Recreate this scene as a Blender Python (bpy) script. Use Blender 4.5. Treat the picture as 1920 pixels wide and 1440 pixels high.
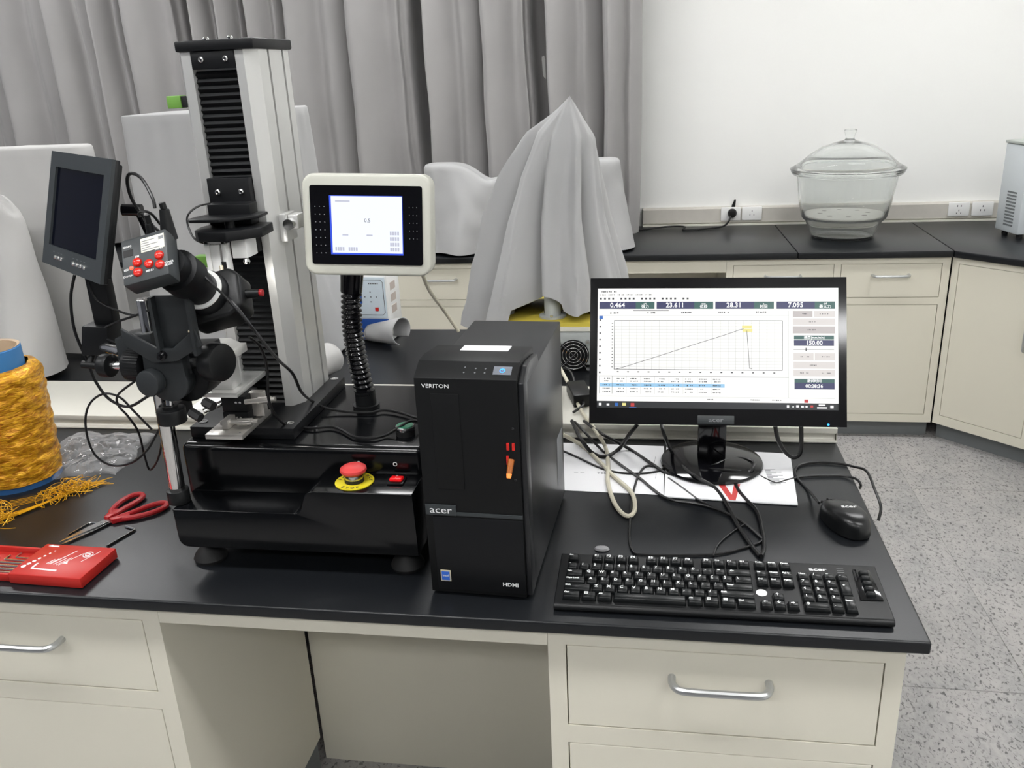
import bpy, bmesh, math, random
from mathutils import Vector, Matrix, Euler

for o in list(bpy.data.objects):
    bpy.data.objects.remove(o, do_unlink=True)
S = bpy.context.scene
COL = S.collection
rad = math.radians

# ---------------------------------------------------------------- camera
YAW, PITCH, ROLL = rad(-9.7508), rad(-19.9885), rad(-2.7838)
fw = Vector((math.sin(YAW) * math.cos(PITCH), math.cos(YAW) * math.cos(PITCH), math.sin(PITCH)))
rt = Vector((math.cos(YAW), -math.sin(YAW), 0)); up = rt.cross(fw)
rt2 = rt * math.cos(ROLL) + up * math.sin(ROLL); up2 = up * math.cos(ROLL) - rt * math.sin(ROLL)
cd = bpy.data.cameras.new('camera'); cam = bpy.data.objects.new('camera', cd); COL.objects.link(cam)
cd.sensor_width = 36; cd.lens = 1623.065 / 1920 * 36; cd.clip_start = .02
cam.matrix_world = Matrix(((rt2.x, up2.x, -fw.x, 0), (rt2.y, up2.y, -fw.y, 0), (rt2.z, up2.z, -fw.z, 1.585), (0, 0, 0, 1)))
S.camera = cam

# ---------------------------------------------------------------- light + exposure
w = bpy.data.worlds.new('world'); S.world = w; w.use_nodes = True
w.node_tree.nodes['Background'].inputs[0].default_value = (.9, .95, 1, 1)
w.node_tree.nodes['Background'].inputs[1].default_value = .3
S.view_settings.view_transform = 'Standard'; S.view_settings.look = 'None'
S.view_settings.gamma = 1; S.view_settings.use_curve_mapping = False
S.view_settings.exposure = 0.0
LAMP = 26.5                       # strength of every ceiling light diffuser

# ---------------------------------------------------------------- materials
MATS = {}
def srgb(c):
    return tuple(((v / 255) / 12.92 if v / 255 <= .04045 else ((v / 255 + .055) / 1.055) ** 2.4) for v in c)
def mat(name, rgb, rough=.5, metal=0, emit=0, var=.06, scale=30, bump=0, bscale=200, coat=0, sheen=0, trans=0, ior=1.45, aniso=0, spec=.5):
    """procedural principled material: faint noise in colour and roughness, optional bump"""
    if name in MATS: return MATS[name]
    m = bpy.data.materials.new(name); m.use_nodes = True; MATS[name] = m
    nt = m.node_tree; N = nt.nodes; L = nt.links; b = N['Principled BSDF']
    c = srgb(rgb) + (1,)
    b.inputs['Roughness'].default_value = rough; b.inputs['Metallic'].default_value = metal
    b.inputs['IOR'].default_value = ior; b.inputs['Coat Weight'].default_value = coat
    b.inputs['Sheen Weight'].default_value = sheen; b.inputs['Transmission Weight'].default_value = trans
    b.inputs['Specular IOR Level'].default_value = spec
    tc = N.new('ShaderNodeTexCoord'); nz = N.new('ShaderNodeTexNoise'); nz.inputs['Scale'].default_value = scale
    nz.inputs['Detail'].default_value = 4
    L.new(tc.outputs['Object'], nz.inputs['Vector'])
    mx = N.new('ShaderNodeMix'); mx.data_type = 'RGBA'
    mx.inputs[6].default_value = tuple(max(0, v * (1 - var)) for v in c[:3]) + (1,)
    mx.inputs[7].default_value = tuple(min(1, v * (1 + var)) for v in c[:3]) + (1,)
    L.new(nz.outputs['Fac'], mx.inputs[0]); L.new(mx.outputs[2], b.inputs['Base Color'])
    if emit:
        L.new(mx.outputs[2], b.inputs['Emission Color']); b.inputs['Emission Strength'].default_value = emit
    if bump:
        n2 = N.new('ShaderNodeTexNoise'); n2.inputs['Scale'].default_value = bscale; n2.inputs['Detail'].default_value = 5
        bp = N.new('ShaderNodeBump'); bp.inputs['Strength'].default_value = bump; bp.inputs['Distance'].default_value = .002
        L.new(tc.outputs['Object'], n2.inputs['Vector']); L.new(n2.outputs['Fac'], bp.inputs['Height']); L.new(bp.outputs[0], b.inputs['Normal'])
    return m

wall_m = mat('white_wall_paint', (240, 240, 237), .7, bump=.05, var=.015, scale=3)
ceil_m = mat('ceiling_paint', (235, 235, 232), .8, var=.01)
cream = mat('cream_cabinet_paint', (218, 214, 199), .38, var=.015, scale=6, bump=.03, bscale=300)
cream2 = mat('cream_plastic', (214, 212, 202), .4, var=.02)
kick_m = mat('grey_plinth', (112, 116, 118), .5)
top_m = mat('black_epoxy_top', (21, 23, 26), .33, var=.12, scale=60, bump=.04, bscale=500, spec=.42)
topedge = top_m
alu = mat('anodised_aluminium', (208, 208, 206), .34, metal=.55, var=.02, scale=20)
alu2 = mat('machined_aluminium', (196, 193, 188), .3, metal=.75, var=.03, scale=40)
steel = mat('polished_steel', (205, 205, 205), .16, metal=1, var=.03)
chrome = mat('chrome', (226, 224, 222), .045, metal=1, var=.01)
handle_m = mat('satin_handle', (192, 194, 194), .3, metal=.85, var=.02)
black_s = mat('satin_black_paint', (17, 18, 20), .42, var=.08, spec=.3)
black_g = mat('gloss_black_paint', (8, 9, 11), .16, var=.1, spec=.45)
black_p = mat('black_plastic', (19, 20, 21), .4, var=.1, spec=.35, bump=.03, bscale=700)
black_k = mat('black_key_plastic', (18, 20, 21), .32, var=.08, spec=.4)
black_gp = mat('gloss_black_plastic', (11, 11, 14), .09, var=.1)
dark_m = mat('dark_grey_metal', (38, 41, 43), .48, var=.06)
graph = mat('graphite_plastic', (50, 54, 56), .42, var=.05, bump=.03, bscale=600)
tower_m = mat('black_pc_steel', (30, 31, 33), .34, var=.05, bump=.05, bscale=900, spec=.5)
bezel_m = mat('pc_bezel_plastic', (13, 14, 15), .5, var=.06, spec=.3)
rubber = mat('black_rubber', (24, 24, 25), .6, var=.1)
cable_m = mat('black_cable_sheath', (17, 17, 18), .36)
cablew = mat('ivory_cable_sheath', (196, 191, 172), .45)
bellow = mat('black_bellows', (8, 10, 13), .5, var=.1)
panelw = mat('ivory_panel_plastic', (190, 190, 180), .36, var=.015)
white_p = mat('white_plastic', (235, 235, 233), .35, var=.01)
paper = mat('white_paper', (226, 226, 228), .7, var=.02)
ink = mat('dark_ink', (58, 58, 62), .7)
white_ink = mat('white_print', (225, 226, 226), .6)
grey_ink = mat('grey_print', (128, 130, 132), .6)
red_p = mat('red_plastic', (196, 34, 28), .38, var=.05)
red_case = mat('red_case_plastic', (176, 40, 34), .38, var=.04, bump=.04, bscale=500)
red_grip = mat('red_grip_plastic', (152, 26, 31), .34, var=.05)
red_btn = mat('red_button_plastic', (205, 40, 28), .2, var=.04)
yellow_p = mat('yellow_plastic', (222, 205, 36), .45)
green_p = mat('green_plastic', (40, 118, 86), .35)
green_b = mat('green_block', (104, 150, 66), .5)
blue_p = mat('blue_card_tube', (62, 122, 178), .45)
cardb = mat('cardboard', (186, 164, 138), .8, bump=.1)
cloth = mat('grey_dust_cloth', (170, 170, 170), .85, var=.03, scale=8, bump=.05, bscale=900, sheen=.15)
cloth_l = mat('pale_dust_cloth', (190, 189, 187), .82, var=.03, scale=8, bump=.05, bscale=900, sheen=.15)
curt_m = mat('grey_curtain_cloth', (150, 148, 147), .62, var=.05, scale=10, bump=.06, bscale=900, sheen=.25)
brass = mat('brass_pin', (216, 204, 176), .35, metal=.4)
porc = mat('porcelain', (222, 219, 212), .35)
glow_w = mat('lamp_diffuser', (255, 255, 255), .5, emit=LAMP, var=0)
ylab = mat('yellow_paint', (196, 178, 70), .45)
blue_l = mat('blue_plastic', (28, 74, 150), .4)
paleb = mat('pale_blue_panel', (206, 218, 226), .4)

def glass_mat():
    m = mat('clear_glass', (253, 255, 254), .01, trans=.94, ior=1.33, var=0)
    return m
glass_m = glass_mat()

def floor_mat():
    m = bpy.data.materials.new('speckled_vinyl'); m.use_nodes = True; nt = m.node_tree; N = nt.nodes; L = nt.links; b = N['Principled BSDF']
    tc = N.new('ShaderNodeTexCoord')
    mp = N.new('ShaderNodeMapping'); mp.inputs['Scale'].default_value = (1, .62, 1); mp.inputs['Rotation'].default_value = (0, 0, .5)
    L.new(tc.outputs['Object'], mp.inputs['Vector'])
    def noise(sc, det, dis=0):
        n = N.new('ShaderNodeTexNoise'); n.inputs['Scale'].default_value = sc; n.inputs['Detail'].default_value = det; n.inputs['Distortion'].default_value = dis
        L.new(mp.outputs[0], n.inputs['Vector']); return n
    def ramp(src, stops):
        r = N.new('ShaderNodeValToRGB'); L.new(src, r.inputs[0]); e = r.color_ramp.elements
        e[0].position, e[0].color = stops[0]; e[1].position, e[1].color = stops[1]
        for p, c in stops[2:]:
            k = e.new(p); k.color = c
        return r
    g = lambda v, t=0: srgb((v + t, v, v - t * .6)) + (1,)
    a = ramp(noise(7, 6).outputs['Fac'], [(.3, g(140)), (.7, g(163, 3))])
    f = ramp(noise(120, 3, .8).outputs['Fac'], [(.36, (0, 0, 0, 1)), (.44, (1, 1, 1, 1))])
    q = ramp(noise(60, 4, 1.2).outputs['Fac'], [(.4, (.0, .0, .0, 1)), (.62, (1, 1, 1, 1))])
    m1 = N.new('ShaderNodeMix'); m1.data_type = 'RGBA'; L.new(f.outputs[0], m1.inputs[0]); m1.inputs[6].default_value = g(84); L.new(a.outputs[0], m1.inputs[7])
    m2 = N.new('ShaderNodeMix'); m2.data_type = 'RGBA'; m2.blend_type = 'MIX'
    L.new(q.outputs[0], m2.inputs[0]); L.new(m1.outputs[2], m2.inputs[6])
    mm = N.new('ShaderNodeMix'); mm.data_type = 'RGBA'; mm.inputs[0].default_value = .35; L.new(m1.outputs[2], mm.inputs[6]); mm.inputs[7].default_value = g(178, 3)
    L.new(mm.outputs[2], m2.inputs[7]); L.new(m2.outputs[2], b.inputs['Base Color'])
    b.inputs['Roughness'].default_value = .55
    return m
floor_m = floor_mat()

def gold_mat():
    m = bpy.data.materials.new('gold_fibre'); m.use_nodes = True; nt = m.node_tree; N = nt.nodes; L = nt.links; b = N['Principled BSDF']
    tc = N.new('ShaderNodeTexCoord'); mp = N.new('ShaderNodeMapping'); mp.inputs['Scale'].default_value = (46, 46, 150)
    L.new(tc.outputs['Object'], mp.inputs['Vector'])
    n = N.new('ShaderNodeTexNoise'); n.inputs['Scale'].default_value = 1.6; n.inputs['Detail'].default_value = 5; n.inputs['Distortion'].default_value = .6
    L.new(mp.outputs[0], n.inputs['Vector'])
    r = N.new('ShaderNodeValToRGB'); L.new(n.outputs['Fac'], r.inputs[0])
    r.color_ramp.elements[0].position = .3; r.color_ramp.elements[0].color = srgb((164, 92, 4)) + (1,)
    r.color_ramp.elements[1].position = .72; r.color_ramp.elements[1].color = srgb((248, 190, 46)) + (1,)
    L.new(r.outputs[0], b.inputs['Base Color'])
    bp = N.new('ShaderNodeBump'); bp.inputs['Strength'].default_value = .6; bp.inputs['Distance'].default_value = .004
    L.new(n.outputs['Fac'], bp.inputs['Height']); L.new(bp.outputs[0], b.inputs['Normal'])
    b.inputs['Roughness'].default_value = .3; b.inputs['Metallic'].default_value = .35
    return m
gold = gold_mat()
gold_t = mat('gold_thread', (214, 160, 30), .3, metal=.3, var=.15, scale=60)

def bag_mat():
    m = bpy.data.materials.new('clear_film'); m.use_nodes = True; nt = m.node_tree; N = nt.nodes; L = nt.links
    b = N['Principled BSDF']; b.inputs['Base Color'].default_value = (.85, .85, .86, 1); b.inputs['Roughness'].default_value = .07
    tr = N.new('ShaderNodeBsdfTransparent'); mx = N.new('ShaderNodeMixShader')
    fr = N.new('ShaderNodeLayerWeight'); fr.inputs[0].default_value = .25
    mth = N.new('ShaderNodeMath'); mth.operation = 'MULTIPLY_ADD'; mth.inputs[1].default_value = .5; mth.inputs[2].default_value = .05
    L.new(fr.outputs['Facing'], mth.inputs[0])
    L.new(mth.outputs[0], mx.inputs[0]); L.new(tr.outputs[0], mx.inputs[1]); L.new(b.outputs[0], mx.inputs[2])
    L.new(mx.outputs[0], N['Material Output'].inputs[0])
    return m
film = bag_mat()

# screen colours give off light
def scr(name, rgb, e=1.0):
    m = bpy.data.materials.new(name); m.use_nodes = True; b = m.node_tree.nodes['Principled BSDF']
    b.inputs['Base Color'].default_value = (.01, .01, .012, 1); b.inputs['Roughness'].default_value = .3
    b.inputs['Emission Color'].default_value = srgb(rgb) + (1,); b.inputs['Emission Strength'].default_value = e
    return m
sc_white = scr('screen_white', (252, 252, 249), 1.0)
sc_off = scr('screen_pale', (238, 232, 228), .85)
sc_grey = scr('screen_grey', (214, 206, 204), .8)
sc_navy = scr('screen_navy', (50, 54, 104), .8)
sc_teal = scr('screen_teal', (56, 104, 98), .8)
sc_line = scr('screen_line', (96, 96, 100), .8)
sc_fine = scr('screen_fine_line', (218, 218, 216), .9)
sc_ink = scr('screen_ink', (70, 70, 76), .7)
sc_row = scr('screen_row_blue', (166, 216, 250), .9)
sc_bar = scr('screen_taskbar', (38, 42, 46), .5)
sc_yel = scr('screen_yellow', (250, 240, 150), .9)
sc_red = scr('screen_red', (206, 60, 60), .9)
sc_blue = scr('screen_blue', (40, 110, 200), .9)
sc_text = scr('screen_white_text', (255, 255, 255), 1.1)
lcd_w = scr('panel_screen_white', (240, 245, 255), 1.1)
lcd_b = scr('panel_screen_blue', (56, 88, 230), 1.0)
lcd_g = scr('panel_screen_grey', (196, 198, 214), 1.0)
led_b = scr('blue_led', (40, 140, 255), 3.0)
led_r = scr('red_led', (255, 90, 60), 2.0)
led_o = scr('orange_glow', (255, 140, 60), 1.6)
lcd_dark = mat('dark_lcd_glass', (6, 8, 20), .1, var=.1, spec=.08)

# ---------------------------------------------------------------- mesh helpers
def catmull(pts, n=6, closed=False):
    P = [Vector(p) for p in pts]; out = []; k = len(P)
    rng = range(k if closed else k - 1)
    for i in rng:
        if closed: a, b, c, d = P[(i - 1) % k], P[i], P[(i + 1) % k], P[(i + 2) % k]
        else: a, b, c, d = P[max(i - 1, 0)], P[i], P[i + 1], P[min(i + 2, k - 1)]
        for j in range(n):
            t = j / n
            out.append(.5 * ((2 * b) + (c - a) * t + (2 * a - 5 * b + 4 * c - d) * t * t + (3 * b - a - 3 * c + d) * t ** 3))
    if not closed: out.append(P[-1].copy())
    return out
def frame(p0, p1, upv=None):
    z = (Vector(p1) - Vector(p0)).normalized()
    x = (upv or (Vector((0, 0, 1)) if abs(z.z) < .95 else Vector((1, 0, 0)))).cross(z).normalized(); y = z.cross(x)
    return Matrix(((x.x, y.x, z.x, p0[0]), (x.y, y.y, z.y, p0[1]), (x.z, y.z, z.z, p0[2]), (0, 0, 0, 1)))

class MB:
    def __init__(s): s.bm = bmesh.new(); s.M = Matrix.Identity(4); s.mi = 0
    def _add(s, verts, faces, M=None):
        T = s.M @ M if M else s.M
        vs = [s.bm.verts.new(T @ Vector(v)) for v in verts]
        for f in faces:
            try:
                q = s.bm.faces.new([vs[i] for i in f]); q.material_index = s.mi
            except ValueError: pass
        return s
    def _merge(s, b, M=None):
        T = s.M @ M if M else s.M
        b.verts.index_update()
        s._add([v.co.copy() for v in b.verts], [[v.index for v in f.verts] for f in b.faces], M); b.free(); return s
    def box(s, x0, x1, y0, y1, z0, z1, bev=0, seg=2, M=None):
        b = bmesh.new(); bmesh.ops.create_cube(b, size=1)
        for v in b.verts:
            v.co = Vector(((x0 + x1) / 2 + v.co.x * (x1 - x0), (y0 + y1) / 2 + v.co.y * (y1 - y0), (z0 + z1) / 2 + v.co.z * (z1 - z0)))
        if bev: bmesh.ops.bevel(b, geom=list(b.edges), offset=bev, segments=seg, profile=.5, affect='EDGES', clamp_overlap=True)
        return s._merge(b, M)
    def prism(s, poly, z0, z1, M=None, bev=0, seg=2):
        b = bmesh.new(); n = len(poly)
        lo = [b.verts.new((p[0], p[1], z0)) for p in poly]; hi = [b.verts.new((p[0], p[1], z1)) for p in poly]
        b.faces.new(list(reversed(lo))); b.faces.new(hi)
        for i in range(n): b.faces.new([lo[i], lo[(i + 1) % n], hi[(i + 1) % n], hi[i]])
        bmesh.ops.recalc_face_normals(b, faces=list(b.faces))
        if bev:
            ed = [e for e in b.edges if e.is_manifold and e.calc_face_angle(0) > .3]
            bmesh.ops.bevel(b, geom=ed, offset=bev, segments=seg, profile=.5, affect='EDGES', clamp_overlap=True)
        return s._merge(b, M)
    def lathe(s, prof, n=32, M=None, cap=True):
        vs, fs = [], []
        for r, z in prof:
            for i in range(n):
                a = 2 * math.pi * i / n; vs.append((r * math.cos(a), r * math.sin(a), z))
        for k in range(len(prof) - 1):
            for i in range(n):
                j = (i + 1) % n; fs.append([k * n + i, k * n + j, (k + 1) * n + j, (k + 1) * n + i])
        if cap:
            if prof[0][0] > 1e-6: fs.append(list(reversed(range(n))))
            if prof[-1][0] > 1e-6: fs.append([(len(prof) - 1) * n + i for i in range(n)])
        return s._add(vs, fs, M)
    def cyl(s, p0, p1, r0, r1=None, n=24, bev=0):
        r1 = r0 if r1 is None else r1; h = (Vector(p1) - Vector(p0)).length
        pr = [(r0, 0), (r1, h)]
        if bev: pr = [(r0 - bev, 0), (r0 - bev * .3, bev * .3), (r0, bev), (r1, h - bev), (r1 - bev * .3, h - bev * .3), (r1 - bev, h)]
        return s.lathe(pr, n, frame(p0, p1))
    def tube(s, pts, r, n=8, sub=6, closed=False, smooth=True):
        P = catmull(pts, sub, closed) if smooth else [Vector(p) for p in pts]
        vs, fs = [], []; k = len(P); nrm = None
        for i, p in enumerate(P):
            t = (P[(i + 1) % k] - P[i - 1]) if closed else (P[min(i + 1, k - 1)] - P[max(i - 1, 0)])
            t = t.normalized() if t.length > 1e-9 else Vector((0, 0, 1))
            if nrm is None: nrm = (Vector((0, 0, 1)) if abs(t.z) < .9 else Vector((1, 0, 0))).cross(t).normalized()
            nrm = (nrm - t * nrm.dot(t)); nrm = nrm.normalized() if nrm.length > 1e-6 else Vector((1, 0, 0)).cross(t).normalized()
            bi = t.cross(nrm)
            for j in range(n):
                a = 2 * math.pi * j / n; vs.append(p + nrm * (r * math.cos(a)) + bi * (r * math.sin(a)))
        for i in range(k if closed else k - 1):
            for j in range(n):
                q = (i + 1) % k; fs.append([i * n + j, i * n + (j + 1) % n, q * n + (j + 1) % n, q * n + j])
        if not closed: fs.append(list(reversed(range(n)))); fs.append([(k - 1) * n + j for j in range(n)])
        return s._add(vs, fs)
    def grid(s, f, nu, nv, closed_u=False):
        vs = [f(i / (nu if closed_u else nu - 1), j / (nv - 1)) for j in range(nv) for i in range(nu)]; fs = []
        for j in range(nv - 1):
            for i in range(nu if closed_u else nu - 1):
                k = (i + 1) % nu; fs.append([j * nu + i, j * nu + k, (j + 1) * nu + k, (j + 1) * nu + i])
        return s._add(vs, fs)
    def rect(s, x0, x1, z0, z1, y=0):
        return s._add([(x0, y, z0), (x1, y, z0), (x1, y, z1), (x0, y, z1)], [[0, 1, 2, 3]])
    def mesh(s, name, mats, ang=35):
        me = bpy.data.meshes.new(name); bmesh.ops.recalc_face_normals(s.bm, faces=list(s.bm.faces)); s.bm.to_mesh(me); s.bm.free()
        for m in (mats if isinstance(mats, (list, tuple)) else [mats]): me.materials.append(m)
        me.shade_smooth(); me.set_sharp_from_angle(angle=rad(ang)); return me
    def build(s, name, mats, parent=None, loc=None, rot=None, ang=35):
        return link(name, s.mesh(name, mats, ang), parent, loc, rot)
def link(name, data, parent=None, loc=None, rot=None):
    o = bpy.data.objects.new(name, data); COL.objects.link(o)
    if parent: o.parent = parent
    if loc: o.location = loc
    if rot: o.rotation_euler = rot
    return o
def tag(o, label, cat, group=None, kind=None):
    if label: o['label'] = label
    if cat: o['category'] = cat
    if group: o['group'] = group
    if kind: o['kind'] = kind
    return o
def thing(name, label, cat, loc=(0, 0, 0), rot=(0, 0, 0), group=None):
    return tag(link(name, None, None, loc, rot), label, cat, group)
def struct(o): o['kind'] = 'structure'; return o
def box(name, m, dims, parent=None, bev=0, loc=None, rot=None, seg=2):
    return MB().box(*dims, bev=bev, seg=seg).build(name, m, parent, loc, rot)
TEXTS = []
def text(name, body, size, m, parent, loc, rot=(rad(90), 0, 0), ax='CENTER', ay='CENTER', sx=1.0, bold=0, ext=.0001):
    c = bpy.data.curves.new(name, 'FONT'); c.body = body; c.size = size; c.align_x = ax; c.align_y = ay; c.extrude = ext; c.resolution_u = 2
    c.offset = bold; c.materials.append(m)
    o = bpy.data.objects.new(name, c); COL.objects.link(o); o.parent = parent; o.location = loc; o.rotation_euler = rot; o.scale = (sx, 1, 1)
    TEXTS.append(o); return o
def noise(x, y=0, z=0):
    from mathutils import noise as nn
    return nn.noise(Vector((x, y, z)))
T = .825      # height of the bench tops

# paths of the leads and cables (world coordinates)
CP = {}
CP['vga'] = [(-0.027, 1.62, 0.903), (-0.043, 1.62, 0.881), (-0.066, 1.66, 0.829), (-0.092, 1.621, 0.829), (-0.12, 1.638, 0.829), (-0.141, 1.626, 0.864), (-0.157, 1.681, 0.864), (-0.169, 1.724, 0.864)]
CP['power'] = [(0.02, 1.6, 0.912), (0.027, 1.58, 0.894), (0.044, 1.618, 0.84), (0.066, 1.55, 0.84), (0.09, 1.512, 0.84), (0.119, 1.496, 0.829), (0.136, 1.433, 0.829), (0.148, 1.362, 0.829), (0.165, 1.292, 0.829), (0.176, 1.258, 0.829)]
CP['kb'] = [(0.176, 1.247, 0.835), (0.184, 1.28, 0.829), (0.188, 1.332, 0.829), (0.187, 1.407, 0.829), (0.173, 1.45, 0.829), (0.162, 1.488, 0.829), (0.16, 1.52, 0.829), (0.174, 1.544, 0.829), (0.192, 1.553, 0.842), (0.198, 1.582, 0.842), (0.181, 1.599, 0.842), (0.155, 1.595, 0.842), (0.117, 1.561, 0.842), (0.087, 1.555, 0.829), (0.056, 1.542, 0.829), (0.031, 1.552, 0.829), (0.005, 1.589, 0.829), (-0.044, 1.663, 0.829), (-0.099, 1.656, 0.864), (-0.143, 1.725, 0.864)]
CP['loop'] = [(0.237, 1.6, 0.912), (0.243, 1.6, 0.887), (0.256, 1.6, 0.862), (0.273, 1.6, 0.847), (0.286, 1.6, 0.854), (0.288, 1.6, 0.874), (0.285, 1.6, 0.913)]
CP['mouse'] = [(0.292, 1.416, 0.845), (0.288, 1.5, 0.829), (0.275, 1.555, 0.829), (0.277, 1.583, 0.829), (0.293, 1.61, 0.829), (0.327, 1.622, 0.829), (0.366, 1.617, 0.829), (0.389, 1.606, 0.829), (0.407, 1.577, 0.832), (0.406, 1.506, 0.83), (0.407, 1.459, 0.82), (0.401, 1.444, 0.8)]
CP['mouse2'] = [(0.389, 1.541, 0.815), (0.388, 1.534, 0.826), (0.382, 1.546, 0.83), (0.364, 1.563, 0.829), (0.327, 1.563, 0.829), (0.287, 1.556, 0.829), (0.255, 1.538, 0.829), (0.234, 1.525, 0.829), (0.218, 1.54, 0.829), (0.198, 1.562, 0.829), (0.161, 1.542, 0.842), (0.112, 1.549, 0.842), (0.073, 1.583, 0.829)]
CP['thin1'] = [(-0.186, 1.653, 0.829), (-0.147, 1.618, 0.829), (-0.1, 1.573, 0.829), (-0.062, 1.553, 0.829), (-0.021, 1.551, 0.829), (0.016, 1.565, 0.829), (0.031, 1.59, 0.829)]
CP['loopkb'] = [(0.005, 1.586, 0.829), (-0.011, 1.583, 0.829), (-0.024, 1.539, 0.829), (-0.033, 1.453, 0.829), (-0.035, 1.362, 0.829), (-0.034, 1.298, 0.829), (-0.028, 1.262, 0.829), (-0.012, 1.25, 0.829), (0.053, 1.253, 0.829), (0.108, 1.261, 0.829), (0.148, 1.281, 0.829), (0.18, 1.304, 0.829), (0.187, 1.323, 0.829)]
CP['tail'] = [(0.102, 1.255, 0.829), (0.11, 1.288, 0.829), (0.13, 1.324, 0.829), (0.16, 1.363, 0.829)]
CP['long'] = [(-0.162, 1.719, 0.864), (-0.132, 1.654, 0.864), (-0.099, 1.652, 0.829), (-0.058, 1.585, 0.829), (-0.02, 1.528, 0.829), (0.015, 1.467, 0.829), (0.041, 1.441, 0.829), (0.086, 1.43, 0.829), (0.123, 1.408, 0.829), (0.16, 1.367, 0.829), (0.182, 1.323, 0.829), (0.187, 1.311, 0.829)]
CP['cross'] = [(0.034, 1.533, 0.829), (0.06, 1.492, 0.829), (0.087, 1.447, 0.829), (0.11, 1.421, 0.829)]
CP['ivory'] = [(-0.219, 1.971, 0.9), (-0.189, 1.896, 0.88), (-0.154, 1.787, 0.864), (-0.111, 1.663, 0.864), (-0.093, 1.661, 0.829), (-0.084, 1.576, 0.829), (-0.081, 1.505, 0.829), (-0.067, 1.43, 0.829), (-0.051, 1.386, 0.829), (-0.037, 1.374, 0.829), (-0.028, 1.396, 0.829), (-0.03, 1.443, 0.829), (-0.041, 1.479, 0.829), (-0.072, 1.534, 0.829), (-0.108, 1.608, 0.829), (-0.146, 1.677, 0.829), (-0.182, 1.651, 0.864)]
CP['panelcable'] = [(-0.392, 1.42, 1.264), (-0.402, 1.5, 1.211), (-0.405, 1.6, 1.149), (-0.381, 1.62, 1.097)]
CP['m1'] = [(-0.664, 1.2, 1.289), (-0.615, 1.16, 1.286), (-0.583, 1.15, 1.248), (-0.554, 1.16, 1.194), (-0.542, 1.18, 1.163), (-0.55, 1.22, 1.118), (-0.593, 1.355, 1.049), (-0.571, 1.358, 1.035), (-0.531, 1.354, 1.03), (-0.487, 1.353, 1.03), (-0.466, 1.364, 1.03), (-0.433, 1.353, 1.03), (-0.399, 1.332, 1.03), (-0.377, 1.321, 1.03)]
CP['m2'] = [(-0.603, 1.18, 1.221), (-0.598, 1.2, 1.199), (-0.602, 1.22, 1.158), (-0.607, 1.22, 1.112), (-0.603, 1.22, 1.083), (-0.604, 1.252, 1.05), (-0.601, 1.283, 1.03), (-0.566, 1.278, 1.03), (-0.536, 1.286, 1.03), (-0.512, 1.273, 1.03), (-0.48, 1.246, 1.03), (-0.447, 1.243, 1.03), (-0.429, 1.257, 1.03), (-0.407, 1.264, 1.042), (-0.391, 1.268, 1.05), (-0.383, 1.292, 1.04)]
CP['lcdA'] = [(-0.886, 1.2, 1.316), (-0.902, 1.2, 1.278), (-0.908, 1.2, 1.225), (-0.897, 1.2, 1.171), (-0.891, 1.2, 1.139), (-0.874, 1.2, 1.109), (-0.843, 1.2, 1.096), (-0.807, 1.2, 1.113), (-0.78, 1.2, 1.129)]
CP['lcdB'] = [(-0.866, 1.2, 1.303), (-0.859, 1.2, 1.277), (-0.831, 1.2, 1.26), (-0.796, 1.2, 1.251), (-0.721, 1.15, 1.281)]
CP['loopL'] = [(-0.822, 1.2, 1.14), (-0.856, 1.2, 1.117), (-0.86, 1.2, 1.098), (-0.847, 1.2, 1.079), (-0.848, 1.22, 1.042), (-0.867, 1.25, 0.989), (-0.877, 1.27, 0.948), (-0.849, 1.25, 0.969), (-0.817, 1.22, 1.004), (-0.796, 1.2, 1.033)]
CP['loopL2'] = [(-0.809, 1.2, 1.056), (-0.835, 1.2, 1.089), (-0.854, 1.2, 1.112), (-0.881, 1.2, 1.118), (-0.909, 1.2, 1.102), (-0.925, 1.2, 1.073), (-0.929, 1.2, 1.035), (-0.921, 1.2, 1.005), (-0.896, 1.2, 0.989), (-0.86, 1.2, 0.994), (-0.826, 1.2, 1.018), (-0.801, 1.2, 1.05), (-0.793, 1.2, 1.061)]
CP['camTop'] = [(-0.67, 1.1, 1.429), (-0.674, 1.105, 1.443), (-0.694, 1.12, 1.467), (-0.715, 1.13, 1.473), (-0.729, 1.14, 1.461), (-0.733, 1.15, 1.434), (-0.723, 1.16, 1.404), (-0.705, 1.17, 1.377), (-0.692, 1.17, 1.353)]
CP['camTop2'] = [(-0.695, 1.1, 1.417), (-0.695, 1.1, 1.423), (-0.686, 1.1, 1.425), (-0.682, 1.11, 1.419), (-0.679, 1.12, 1.404)]
CP['armloop'] = [(-0.721, 1.15, 1.28), (-0.772, 1.17, 1.26), (-0.828, 1.19, 1.241), (-0.854, 1.19, 1.228), (-0.848, 1.19, 1.215), (-0.816, 1.18, 1.21)]
CP['cell'] = [(-0.692, 1.33, 1.403), (-0.713, 1.3, 1.403), (-0.725, 1.28, 1.392), (-0.717, 1.26, 1.377), (-0.702, 1.25, 1.357), (-0.68, 1.26, 1.347)]
CP['rightCam'] = [(-0.656, 1.13, 1.364), (-0.625, 1.12, 1.328), (-0.606, 1.13, 1.298), (-0.581, 1.14, 1.255), (-0.573, 1.17, 1.209), (-0.562, 1.19, 1.177)]

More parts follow.
